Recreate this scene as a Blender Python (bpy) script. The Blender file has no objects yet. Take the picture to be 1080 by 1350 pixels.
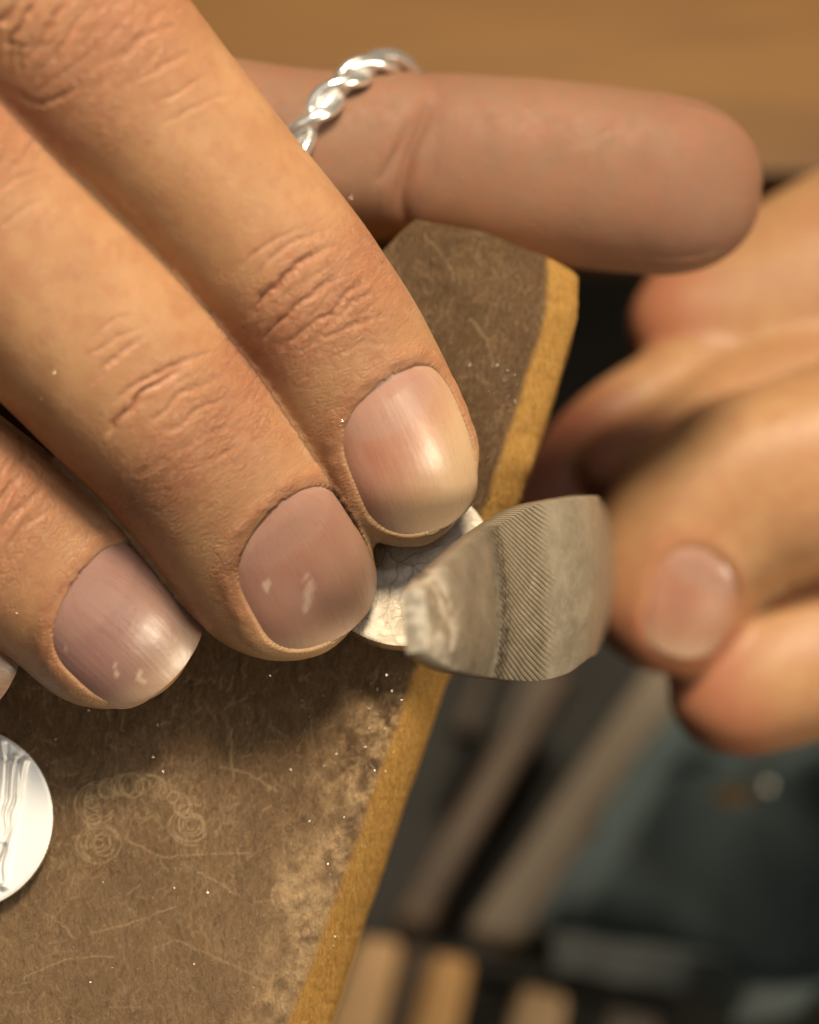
import bpy, math, random
import numpy as np
from mathutils import Vector, Matrix, noise as mnoise

rng = np.random.default_rng(7)
random.seed(7)
scn = bpy.context.scene
COL = scn.collection

# ------------------------------------------------------------------ camera, world, lights, exposure
# The builder works in millimetres in an "easel" frame: origin on the fingertips, X right, Y up the
# picture, Z towards the lens; F turns it into world metres (world z is up, the lens looks 65 deg down).
PITCH = math.radians(65)
D = 250.0                 # lens to origin, mm
S = 14.0                  # photograph pixels (1080 wide) per mm at the origin
O = np.array([0.0, 0.0, 0.150])
EX = np.array([1.0, 0, 0]); EY = np.array([0, math.sin(PITCH), math.cos(PITCH)]); EZ = np.array([0, -math.cos(PITCH), math.sin(PITCH)])
R3 = np.stack([EX, EY, EZ], axis=1)

def F(p):
    return O + 0.001 * (np.asarray(p, float) @ R3.T)
def U(px, py, z):
    k = (D - z) / D / S
    return np.array([(px - 540) * k, (675 - py) * k, z])
def ray_to(px, py, h):
    """where the sight line through a photograph point meets the world height h (metres); world metres"""
    c = F((0, 0, D)); q = F(U(px, py, 0)); d = q - c
    return c + d * ((h - c[2]) / d[2])

cam_d = bpy.data.cameras.new("camera"); cam = bpy.data.objects.new("camera", cam_d); COL.objects.link(cam)
cam_d.sensor_fit = 'HORIZONTAL'; cam_d.sensor_width = 36
cam_d.lens = 36 * D / (1080 / S)
cam_d.clip_start = 0.01; cam_d.clip_end = 20
cam.matrix_world = Matrix(((EX[0], EY[0], EZ[0], F((0, 0, D))[0]), (EX[1], EY[1], EZ[1], F((0, 0, D))[1]), (EX[2], EY[2], EZ[2], F((0, 0, D))[2]), (0, 0, 0, 1)))
cam_d.dof.use_dof = True
cam_d.dof.focus_distance = (D - 2.0) / 1000
APERT = 7.2
cam_d.dof.aperture_fstop = cam_d.lens / APERT
cam_d.dof.aperture_blades = 0
scn.camera = cam

world = bpy.data.worlds.new("World"); scn.world = world; world.use_nodes = True
bg = world.node_tree.nodes['Background']; bg.inputs[0].default_value = (0.50, 0.44, 0.36, 1); bg.inputs[1].default_value = 0.115

def area(name, pos, target, size, power, color, shape='DISK', size_y=None):
    l = bpy.data.lights.new(name, 'AREA'); l.shape = shape; l.size = size; l.energy = power; l.color = color
    if size_y: l.size_y = size_y
    o = bpy.data.objects.new(name, l); COL.objects.link(o)
    p = Vector(F(pos)); t = Vector(F(target)); o.location = p
    o.rotation_euler = (t - p).to_track_quat('-Z', 'Y').to_euler(); return o
area('bench_lamp', (45, 270, 245), (0, 0, 0), 0.10, 2.4, (1.0, 0.83, 0.61))
area('window_light', (-125, 50, 400), (-30, -20, 0), 0.24, 0.20, (1.0, 0.98, 0.95), 'RECTANGLE', 0.26)
area('side_window', (150, 195, 385), (0, 0, 0), 0.04, 0.20, (0.96, 0.97, 1.0), 'RECTANGLE', 0.12)
area('lower_fill', (420, -160, 200), (60, -40, -100), 0.16, 1.5, (1.0, 0.84, 0.62))  # unseen fill, added to brighten the lower area
scn.view_settings.view_transform = 'Standard'; scn.view_settings.look = 'None'
scn.view_settings.exposure = 0.0; scn.view_settings.gamma = 1
scn.cycles.use_denoising = True
scn.cycles.max_bounces = 8; scn.cycles.diffuse_bounces = 3; scn.cycles.glossy_bounces = 3
scn.cycles.transmission_bounces = 3; scn.cycles.caustics_reflective = False; scn.cycles.caustics_refractive = False
scn.cycles.sample_clamp_indirect = 4

# ------------------------------------------------------------------ object helpers
def tag(o, label=None, cat=None, group=None, kind=None):
    for k, v in (('label', label), ('category', cat), ('group', group), ('kind', kind)):
        if v: o[k] = v
    return o
def empty(name, loc):
    o = bpy.data.objects.new(name, None); COL.objects.link(o); o.location = loc; o.empty_display_size = 0.01
    return o
def origin_of(o):
    v = Vector((0, 0, 0))
    while o: v = v + o.location; o = o.parent
    return np.array(v)
def mesh_obj(name, V, faces, mat, parent=None, loc=None, smooth=True, world_pts=False):
    """V in easel mm (or world metres with world_pts); faces an (n,3)/(n,4) array or a list of polygons"""
    W = np.asarray(V, float) if world_pts else F(V)
    me = bpy.data.meshes.new(name)
    base = origin_of(parent) if parent is not None else np.zeros(3)
    loc = np.zeros(3) if loc is None else np.asarray(loc, float)
    L = W - base - (loc if parent is None else 0)
    if isinstance(faces, np.ndarray):
        n, k = faces.shape
        me.vertices.add(len(L)); me.vertices.foreach_set('co', L.astype(np.float32).ravel())
        me.loops.add(n * k); me.loops.foreach_set('vertex_index', faces.astype(np.int32).ravel())
        me.polygons.add(n); me.polygons.foreach_set('loop_start', np.arange(0, n * k, k, dtype=np.int32))
        me.update(calc_edges=True); me.validate()
    else:
        me.from_pydata(L.tolist(), [], [list(f) for f in faces]); me.update()
    if mat: me.materials.append(mat)
    me.polygons.foreach_set('use_smooth', np.full(len(me.polygons), smooth))
    o = bpy.data.objects.new(name, me); COL.objects.link(o)
    if parent is not None: o.parent = parent
    else: o.location = loc
    return o
def fattr(me, name, arr):
    a = me.attributes.new(name, 'FLOAT', 'POINT'); a.data.foreach_set('value', np.asarray(arr, np.float32).ravel())
def vattr(me, name, arr):
    a = me.attributes.new(name, 'FLOAT_VECTOR', 'POINT'); a.data.foreach_set('vector', np.asarray(arr, np.float32).ravel())
def grid_faces(nr, nc, wrap=False, base=0):
    r = np.arange(nr - 1)[:, None]; c = np.arange(nc if wrap else nc - 1)[None, :]
    a = r * nc + c; b = r * nc + (c + 1) % nc
    return base + np.stack([a, b, b + nc, a + nc], -1).reshape(-1, 4)
def orient_out(o):
    import bmesh
    bm = bmesh.new(); bm.from_mesh(o.data); bmesh.ops.recalc_face_normals(bm, faces=bm.faces); bm.to_mesh(o.data); bm.free()

# smooth value noise on numpy arrays
_perm = rng.permutation(512); _perm = np.concatenate([_perm, _perm])
_val = rng.random(512) * 2 - 1
def vnoise(x, y, z=0.0, f=1.0):
    x = np.asarray(x) * f + 91.3; y = np.asarray(y) * f + 37.7; z = np.asarray(z) * f + 11.1 + 0 * x
    xi, yi, zi = np.floor(x).astype(int), np.floor(y).astype(int), np.floor(z).astype(int)
    fx, fy, fz = x - xi, y - yi, z - zi
    sx, sy, sz = [t * t * (3 - 2 * t) for t in (fx, fy, fz)]
    def g(a, b, c): return _val[_perm[(_perm[(_perm[a & 511] + b) & 511] + c) & 511]]
    out = 0
    for dx in (0, 1):
        for dy in (0, 1):
            for dz in (0, 1):
                w = (sx if dx else 1 - sx) * (sy if dy else 1 - sy) * (sz if dz else 1 - sz)
                out = out + w * g(xi + dx, yi + dy, zi + dz)
    return out
def fbm(x, y, z=0.0, f=1.0, octs=3):
    s = 0
    for i in range(octs): s = s + vnoise(x, y, np.asarray(z) + i * 7.3, f * 2 ** i) * 0.5 ** i
    return s
def smooth01(t):
    t = np.clip(t, 0, 1); return t * t * (3 - 2 * t)

# ------------------------------------------------------------------ material helpers
class NT:
    def __init__(s, name):
        s.m = bpy.data.materials.new(name); s.m.use_nodes = True; s.t = s.m.node_tree
        s.b = s.t.nodes['Principled BSDF']; s.out = s.t.nodes['Material Output']
    def n(s, kind, **kw):
        nd = s.t.nodes.new(kind)
        for k, v in kw.items():
            if k in nd.inputs: s.set(nd.inputs[k], v)
            else: setattr(nd, k, v)
        return nd
    def set(s, sock, v):
        if isinstance(v, bpy.types.NodeSocket): s.t.links.new(v, sock)
        elif isinstance(v, (tuple, list)) and sock.type == 'RGBA' and len(v) == 3: sock.default_value = (*v, 1)
        else: sock.default_value = v
    def math(s, op, a, b=None, c=None, clamp=False):
        nd = s.t.nodes.new('ShaderNodeMath'); nd.operation = op; nd.use_clamp = clamp
        s.set(nd.inputs[0], a)
        if b is not None: s.set(nd.inputs[1], b)
        if c is not None: s.set(nd.inputs[2], c)
        return nd.outputs[0]
    def mix(s, f, a, b, mode='MIX'):
        nd = s.t.nodes.new('ShaderNodeMix'); nd.data_type = 'RGBA'; nd.blend_type = mode
        s.set(nd.inputs[0], f); s.set(nd.inputs[6], a); s.set(nd.inputs[7], b); return nd.outputs[2]
    def attr(s, name, out='Fac'):
        nd = s.t.nodes.new('ShaderNodeAttribute'); nd.attribute_name = name; return nd.outputs[out]
    def scale(s, vec, v):
        nd = s.t.nodes.new('ShaderNodeVectorMath'); nd.operation = 'MULTIPLY'; s.set(nd.inputs[0], vec); nd.inputs[1].default_value = v; return nd.outputs[0]
    def noise(s, vec, sc, det=3, rough=0.55, dist=0.0, out='Fac'):
        nd = s.t.nodes.new('ShaderNodeTexNoise'); s.set(nd.inputs['Vector'], vec); nd.inputs['Scale'].default_value = sc
        nd.inputs['Detail'].default_value = det; nd.inputs['Roughness'].default_value = rough; nd.inputs['Distortion'].default_value = dist
        return nd.outputs[out]
    def voro(s, vec, sc, feature='DISTANCE_TO_EDGE', rand=1.0, out='Distance'):
        nd = s.t.nodes.new('ShaderNodeTexVoronoi'); nd.feature = feature; s.set(nd.inputs['Vector'], vec); nd.inputs['Scale'].default_value = sc
        nd.inputs['Randomness'].default_value = rand; return nd.outputs[out]
    def ramp(s, f, lo, hi, a=0.0, b=1.0):
        nd = s.t.nodes.new('ShaderNodeMapRange'); nd.interpolation_type = 'SMOOTHSTEP'; s.set(nd.inputs[0], f)
        for i, v in enumerate((lo, hi, a, b)): s.set(nd.inputs[i + 1], v)
        return nd.outputs[0]
    def bump(s, h, dist, strength=1.0, normal=None):
        nd = s.t.nodes.new('ShaderNodeBump'); nd.inputs['Strength'].default_value = strength; nd.inputs['Distance'].default_value = dist
        s.set(nd.inputs['Height'], h)
        if normal: s.set(nd.inputs['Normal'], normal)
        return nd.outputs[0]
    def P(s, **kw):
        for k, v in kw.items(): s.set(s.b.inputs[k.replace('_', ' ')], v)
    def obj(s):
        return s.t.nodes.new('ShaderNodeTexCoord').outputs['Object']

def lin(r, g, b):
    f = lambda c: ((c / 255 + 0.055) / 1.055) ** 2.4 if c > 10 else c / 255 / 12.92
    return (f(r), f(g), f(b))

def skin_material(name, base, warm, pale, detail=True, sss=0.55):
    t = NT(name)
    uv = t.attr('finger_coord', 'Vector')            # mm along the finger, mm round it, finger number
    kn = t.attr('knuckle'); red = t.attr('flush')
    blotch = t.noise(uv, 0.16, 3, 0.6); blotch2 = t.noise(uv, 0.55, 3, 0.6)
    c = t.mix(t.ramp(blotch, 0.35, 0.68), base, pale)
    c = t.mix(t.math('MULTIPLY', t.ramp(blotch2, 0.45, 0.7), 0.35), c, warm)
    c = t.mix(t.math('MULTIPLY', red, 0.75, clamp=True), c, warm)
    c = t.mix(t.math('MULTIPLY', t.attr('palm'), 0.85), c, t.mix(t.ramp(blotch2, 0.3, 0.7), (0.205, 0.118, 0.076), (0.245, 0.118, 0.074)))  # thumb pad: pinker palm skin, with its shade painted into the colour
    c = t.mix(t.math('MULTIPLY', t.attr('blanch'), 0.6), c, (0.54, 0.365, 0.19))
    fine = t.noise(uv, 5.0, 2, 0.6)
    c = t.mix(t.ramp(fine, 0.3, 0.75, 0.0, 0.16), c, (0.40, 0.17, 0.08))
    t.P(Base_Color=c, Subsurface_Weight=sss, Subsurface_Radius=(1.0, 0.36, 0.18), Subsurface_Scale=0.0011, IOR=1.4)
    if detail:
        # skin cells, drawn out across the finger, finer between the joints
        wob = t.noise(uv, 0.8, 2, 0.5, out='Color')
        uvw = t.t.nodes.new('ShaderNodeVectorMath'); uvw.operation = 'MULTIPLY_ADD'; t.set(uvw.inputs[0], wob); uvw.inputs[1].default_value = (0.9, 0.9, 0); t.set(uvw.inputs[2], uv)
        cell = t.voro(t.scale(uvw.outputs[0], (1.9, 1.15, 1)), 1.0)
        cell = t.ramp(cell, 0.0, 0.16)
        cell2 = t.ramp(t.voro(t.scale(uvw.outputs[0], (3.3, 2.6, 1)), 1.0), 0.0, 0.2)
        wr = t.noise(t.scale(uvw.outputs[0], (2.4, 0.42, 1)), 1.0, 3, 0.6, 0.4)
        wr = t.ramp(t.math('ABSOLUTE', t.math('SUBTRACT', wr, 0.5)), 0.0, 0.07)
        amt = t.math('MULTIPLY_ADD', kn, 0.85, 0.10)
        patch = t.ramp(t.noise(uv, 0.30, 2, 0.5), 0.35, 0.65, 0.25, 1.0)
        h1 = t.math('MULTIPLY', t.math('MULTIPLY', cell, patch), t.math('MULTIPLY_ADD', kn, 0.42, 0.18))
        h2 = t.math('MULTIPLY', cell2, t.math('MULTIPLY', patch, 0.26))
        h3 = t.math('MULTIPLY', wr, t.math('MULTIPLY', amt, 0.62))
        h4 = t.math('MULTIPLY', t.noise(uv, 7.0, 2, 0.6), 0.08)
        h = t.math('ADD', t.math('ADD', h1, h2), t.math('ADD', h3, h4))
        ridge = t.attr('pad')
        wv = t.n('ShaderNodeTexWave', wave_type='BANDS', bands_direction='X'); t.set(wv.inputs['Vector'], t.scale(uvw.outputs[0], (1.0, 0.55, 0)))
        wv.inputs['Scale'].default_value = 0.65; wv.inputs['Distortion'].default_value = 2.0; wv.inputs['Detail Scale'].default_value = 0.25
        h = t.math('ADD', h, t.math('MULTIPLY', wv.outputs['Fac'], t.math('MULTIPLY', ridge, 0.22)))
        t.P(Normal=t.bump(h, 0.000095, 1.0), Roughness=t.ramp(t.noise(uv, 1.3, 3, 0.6), 0.3, 0.7, 0.34, 0.50) if False else t.math('MULTIPLY_ADD', t.attr('palm'), 0.18, t.ramp(t.noise(uv, 1.3, 3, 0.6), 0.3, 0.7, 0.36, 0.52)), Specular_IOR_Level=0.5)
    else:
        t.P(Roughness=0.45)
    return t.m

def nail_material():
    t = NT('nail_plate')
    q = t.attr('nail_coord', 'Vector')               # x: -1..1 across, y: 0 cuticle .. 1 free edge, z: finger number
    sep = t.t.nodes.new('ShaderNodeSeparateXYZ'); t.set(sep.inputs[0], q)
    x, y = sep.outputs[0], sep.outputs[1]
    # pink bed, pale half-moon, ivory free edge
    cool = t.attr('cool'); q2 = t.attr('nail_mm', 'Vector')
    bed = t.mix(t.ramp(t.noise(t.scale(q, (2.0, 2.0, 5)), 1.0, 3), 0.3, 0.7), (0.47, 0.245, 0.165), (0.41, 0.190, 0.130))
    bed = t.mix(cool, bed, (0.30, 0.165, 0.140))
    r2 = t.math('ADD', t.math('MULTIPLY', t.math('MULTIPLY', x, x), 0.11), t.math('MULTIPLY', y, y))
    moon = t.ramp(t.math('MULTIPLY_ADD', t.noise(t.scale(q, (2, 2, 5)), 1.0, 2), 0.04, r2), 0.115, 0.155, 1.0, 0.0)
    c = t.mix(t.math('MULTIPLY', moon, t.math('MULTIPLY_ADD', cool, -0.35, 0.6)), bed, (0.44, 0.27, 0.21))
    wob = t.math('MULTIPLY_ADD', t.noise(t.scale(q, (2.5, 0.6, 5)), 1.0, 3), 0.10, y)
    edge = t.math('MULTIPLY_ADD', t.math('MULTIPLY', x, x), 0.10, wob)
    fe = t.ramp(edge, 0.80, 1.0)
    iv = t.math('MULTIPLY_ADD', x, -0.38, wob)
    c = t.mix(t.math('MULTIPLY', t.math('MULTIPLY', t.ramp(iv, 0.30, 0.95), t.attr('ivory')), 0.8), c, (0.62, 0.445, 0.26))
    c = t.mix(t.math('MULTIPLY', fe, 0.6), c, (0.47, 0.33, 0.22))
    streak = t.noise(t.scale(q2, (2.6, 0.10, 5)), 1.0, 2)
    c = t.mix(t.ramp(streak, 0.5, 0.8, 0.0, 0.08), c, (0.55, 0.40, 0.32))
    sp = t.noise(t.scale(q, (3.4, 2.2, 3.1)), 1.0, 4, 0.75)
    spots = t.math('MULTIPLY', t.ramp(sp, 0.685, 0.70), t.ramp(y, 0.35, 0.5))
    c = t.mix(t.math('MULTIPLY', t.attr('spot'), 0.7), c, (0.66, 0.50, 0.38))
    h = t.math('ADD', t.math('MULTIPLY', t.noise(t.scale(q2, (2.0, 0.07, 5)), 1.0, 1), 0.35), t.math('MULTIPLY', t.noise(t.scale(q2, (1.1, 1.1, 5)), 1.0, 5, 0.7), 0.35))
    t.P(Base_Color=c, Subsurface_Weight=0.5, Subsurface_Radius=(1, 0.4, 0.25), Subsurface_Scale=0.0009,
        Roughness=t.ramp(t.noise(t.scale(q, (9, 3, 5)), 1.0, 4, 0.7), 0.3, 0.7, 0.24, 0.40), IOR=1.5, Coat_Weight=0.15, Coat_Roughness=0.15,
        Normal=t.bump(h, 0.00007, 1.0))
    return t.m

def silver_material(name, col=(0.80, 0.76, 0.70), rough=(0.22, 0.42), cavity=True, fine=2600, fd=0.00003, metal=1.0):
    t = NT(name); o = t.obj()
    c = col
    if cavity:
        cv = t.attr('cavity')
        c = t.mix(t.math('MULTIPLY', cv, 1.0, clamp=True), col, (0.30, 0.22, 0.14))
    n1 = t.noise(o, fine, 4, 0.7)
    t.P(Base_Color=c, Metallic=metal, Roughness=t.ramp(t.noise(o, 900, 4, 0.7), 0.3, 0.7, rough[0], rough[1]), Normal=t.bump(n1, fd, 1.0))
    return t.m

# ------------------------------------------------------------------ digits
def catmull(P, n):
    P = np.asarray(P, float); A = np.vstack([2 * P[0] - P[1], P, 2 * P[-1] - P[-2]])
    out = []
    for i in range(len(P) - 1):
        p0, p1, p2, p3 = A[i:i + 4]; t = np.linspace(0, 1, n, endpoint=False)[:, None]
        out.append(0.5 * ((2 * p1) + (-p0 + p2) * t + (2 * p0 - 5 * p1 + 4 * p2 - p3) * t ** 2 + (-p0 + 3 * p1 - 3 * p2 + p3) * t ** 3))
    out.append(P[-1:]); return np.vstack(out)

class Digit:
    """pts rows: px, py, Z, half width, height on the nail side, height on the pad side (mm). The nail side faces n0."""
    def __init__(s, idx, pts, n0, cap=8.0, nail=None, joints=(), cap_d=(3.2, 2.1, 2.3), cool=0.0, spots=(), closed_base=False):
        s.idx = idx; s.nail = nail; s.joints = joints; s.cool = cool; s.spots = spots; s.cap = cap; s.pw = cap_d
        ctrl = np.array([np.concatenate([U(p[0], p[1], p[2]), p[3:6]]) for p in pts])
        d = catmull(ctrl, 24)
        seg = np.r_[0, np.cumsum(np.linalg.norm(np.diff(d[:, :3], axis=0), axis=1))]
        s.L = seg[-1]; n = int(s.L / 0.5) + 2
        s.s = np.linspace(0, s.L, n)
        ip = lambda x: np.stack([np.interp(x, seg, d[:, k]) for k in range(6)], 1)
        q = ip(s.s); s.c = q[:, :3]; s.r = q[:, 3:]
        s.t = np.gradient(s.c, axis=0); s.t /= np.linalg.norm(s.t, axis=1)[:, None]
        n0 = np.asarray(n0, float)
        if n0.ndim == 1: n0 = np.tile(n0, (n, 1))
        else: n0 = np.stack([np.interp(s.s, np.linspace(0, s.L, len(n0)), n0[:, k]) for k in range(3)], 1)
        nn = n0 - (n0 * s.t).sum(1)[:, None] * s.t; s.n = nn / np.linalg.norm(nn, axis=1)[:, None]
        s.b = np.cross(s.t, s.n)
    def frame(s, x):
        f = lambda A: np.stack([np.interp(x, s.s, A[:, k]) for k in range(3)], -1)
        return f(s.c), f(s.t), f(s.n), f(s.b), f(s.r)
    def close(s, x, p):
        e = np.clip((x - (s.L - s.cap)) / s.cap, 0, 1)
        return np.maximum(1 - e ** p, 0) ** (1 / p) * (1.0)
    def surf(s, x, th, capped=True, off=0.0):
        c, t, n, b, r = s.frame(x)
        w, hd, hp = r[..., 0], r[..., 1], r[..., 2]
        if capped:
            w = w * s.close(x, s.pw[1]); hd = hd * s.close(x, s.pw[0]); hp = hp * s.close(x, s.pw[2])
        e = 2 / 2.25
        sn, cs = np.sin(th), np.cos(th)
        X = np.sign(sn) * np.abs(sn) ** e * (w + off); Z = np.sign(cs) * np.abs(cs) ** e * (np.where(cs > 0, hd, hp) + off)
        return c + X[..., None] * b + Z[..., None] * n
    def shell(s):
        xs = np.r_[np.arange(0, s.L - s.cap, 0.5), s.L - s.cap + s.cap * np.sin(np.linspace(0, math.pi / 2, 26)[:-1])]
        th = np.linspace(0, 2 * math.pi, 72, endpoint=False)
        V = s.surf(xs[:, None] + 0 * th, th[None, :] + 0 * xs[:, None]).reshape(-1, 3)
        nr = len(xs); Fc = grid_faces(nr, 72, True)
        tip = s.frame(np.array([s.L]))[0][0]; base = s.frame(np.array([0.0]))[0][0]
        V = np.vstack([V, tip, base]); k = len(V) - 2; j = np.arange(72)
        tri = np.concatenate([np.stack([(nr - 1) * 72 + j, (nr - 1) * 72 + (j + 1) % 72, 0 * j + k, 0 * j + k], 1)[:, :3],
                              np.stack([(j + 1) % 72, j, 0 * j + k + 1], 1)])
        return V, [list(map(int, f)) for f in Fc] + [list(map(int, f)) for f in tri]
    # nail outline, half width at q (0 cuticle .. 1 edge) in mm along the surface
    def nail_half(s, q):
        x0, x1, A = s.nail[:3]
        a = (1 - np.clip(1 - q / 0.42, 0, 1) ** 2.3) ** (1 / 2.3)
        b = (1 - np.clip((q - 0.60) / 0.40, 0, 1) ** 2.6) ** (1 / 2.6)
        return A * a * b * (0.95 + 0.05 * q)
    def make_nail(s, parent, mat):
        x0, x1, A = s.nail[:3]; sh = s.nail[3] if len(s.nail) > 3 else 0.0
        nq, nv = 70, 46
        q = 0.5 - 0.5 * np.cos(np.linspace(0, math.pi, nq)); q = np.clip(q, 0.0008, 0.9992)
        j = np.sin(np.linspace(-1, 1, nv) * math.pi / 2)
        Q, J = np.meshgrid(q, j, indexing='ij')
        a = s.nail_half(Q); v = a * J + sh
        x = x0 + Q * (x1 - x0)
        r = s.frame(x)[4]; wv = (r[..., 0] + r[..., 1]) / 2
        top = s.surf(x, v / wv, capped=False, off=0.0)
        cc, tt, nn, bb, rr = s.frame(x)
        lift = 0.06 - 0.16 * smooth01((0.14 - Q) / 0.14) - 0.45 * np.abs(J) ** 6 - s.nail[4] * smooth01((Q - 0.45) / 0.55) ** 1.5
        lift = lift - 0.12 * (Q - 0.5) ** 2 * 4 * 0.5
        top = top + lift[..., None] * nn
        bot = top - 0.42 * nn
        V = np.vstack([top.reshape(-1, 3), bot.reshape(-1, 3)])
        f1 = grid_faces(nq, nv); f2 = grid_faces(nq, nv, base=nq * nv)[:, ::-1]
        ring = np.r_[np.arange(nv), np.arange(1, nq) * nv + nv - 1, (nq - 1) * nv + np.arange(nv - 2, -1, -1), np.arange(nq - 2, 0, -1) * nv]
        nx = np.roll(ring, -1); f3 = np.stack([ring, ring + nq * nv, nx + nq * nv, nx], 1)
        o = mesh_obj('fingernail', V, np.vstack([f1, f2, f3]), mat, parent)
        co = np.stack([J, Q, 0 * Q + s.idx * 3.7], -1).reshape(-1, 3)
        vattr(o.data, 'nail_coord', np.vstack([co, co])); mm = np.stack([v, x, 0 * v + s.idx * 3.7], -1).reshape(-1, 3); vattr(o.data, 'nail_mm', np.vstack([mm, mm])); fattr(o.data, 'cool', np.full(len(V), s.cool)); fattr(o.data, 'ivory', np.full(len(V), getattr(s, 'ivory', 0.25)))
        sp = 0 * Q
        for (jx, qy, ln, wd, ang) in s.spots:        # white flecks in the nail, mm
            dx = (J - jx) * A; dy = (Q - qy) * (x1 - x0)
            u = dx * math.cos(ang) + dy * math.sin(ang); w = -dx * math.sin(ang) + dy * math.cos(ang)
            dd = (np.abs(u) / ln) ** 2 + (w / wd) ** 2 + 0.8 * fbm(dx * 1.9, dy * 1.9, jx * 9)
            sp = np.maximum(sp, smooth01((1.05 - dd) / 0.5))
        fattr(o.data, 'spot', np.concatenate([sp.ravel(), sp.ravel()]))
        return o

def voxel_union(shells, voxel):
    """welds overlapping closed shells into one skin; coordinates in mm"""
    V = []; Fc = []; k = 0
    for v, f in shells:
        V.append(v); Fc += [[i + k for i in q] for q in f]; k += len(v)
    me = bpy.data.meshes.new('tmp'); me.from_pydata(np.vstack(V).tolist(), [], Fc); me.update()
    o = bpy.data.objects.new('tmp', me); COL.objects.link(o)
    m = o.modifiers.new('r', 'REMESH'); m.mode = 'VOXEL'; m.voxel_size = voxel; m.adaptivity = 0
    sm = o.modifiers.new('s', 'SMOOTH'); sm.iterations = 5; sm.factor = 0.5
    return o
def evaluate(o):
    dg = bpy.context.evaluated_depsgraph_get(); me = bpy.data.meshes.new_from_object(o.evaluated_get(dg))
    bpy.data.objects.remove(o); return me

def closest_coords(P, digits):
    """for every point: finger number, mm along, mm round, radial ratio"""
    best = np.full(len(P), 1e9); out = np.zeros((len(P), 3)); th_o = np.zeros(len(P))
    for g, d in enumerate(digits):
        lo = d.c.min(0) - 14; hi = d.c.max(0) + 14
        idx = np.nonzero(((P > lo) & (P < hi)).all(1))[0]
        for ch in np.array_split(idx, max(1, len(idx) // 20000)):
            if len(ch) == 0: continue
            Q = P[ch]; cs = d.c[::3]
            dd = (Q ** 2).sum(1)[:, None] - 2 * Q @ cs.T + (cs ** 2).sum(1)[None, :]
            k = np.argmin(dd, 1) * 3; k = np.minimum(k, len(d.s) - 1)
            rel = Q - d.c[k]; along = (rel * d.t[k]).sum(1); x = d.s[k] + along
            c, t, n, b, r = d.frame(np.clip(x, 0, d.L)); rel = Q - c
            X = (rel * b).sum(1); Z = (rel * n).sum(1)
            hh = np.where(Z > 0, r[:, 1], r[:, 2])
            rat = np.sqrt((X / r[:, 0]) ** 2 + (Z / hh) ** 2) + np.maximum(x - d.L, 0) * 0.2 + np.maximum(-x, 0) * 0.3
            # seen from above, the coordinate round the finger follows the angle
            th = np.arctan2(X / r[:, 0], Z / hh)
            v = th * (r[:, 0] + r[:, 1]) / 2
            if getattr(d, 'pad_up', False): v = np.arctan2(X / r[:, 0], -Z / hh) * (r[:, 0] + r[:, 1]) / 2
            w = rat < best[ch]; ii = ch[w]
            best[ii] = rat[w]; out[ii] = np.stack([x[w], v[w], np.full(w.sum(), float(g))], 1); th_o[ii] = th[w]
    return out, th_o, best

def crease(x, v, x0, depth, width, bow, v0, v1, seed, tilt=0.0):
    xc = x0 + bow * (v / 6) ** 2 + tilt * v + 0.45 * vnoise(v, 0 * v, seed, 0.35) + 0.16 * vnoise(v, 0 * v, seed + 5, 1.3)
    g = np.exp(-((x - xc) / width) ** 2); lipp = np.exp(-((np.abs(x - xc) - 2.1 * width) / (1.3 * width)) ** 2)
    m = smooth01((v - v0) / 1.6) * smooth01((v1 - v) / 1.6) * (0.65 + 0.5 * vnoise(v, 0 * v, seed + 9, 0.5))
    return -depth * m * (g - 0.30 * lipp)

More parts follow.
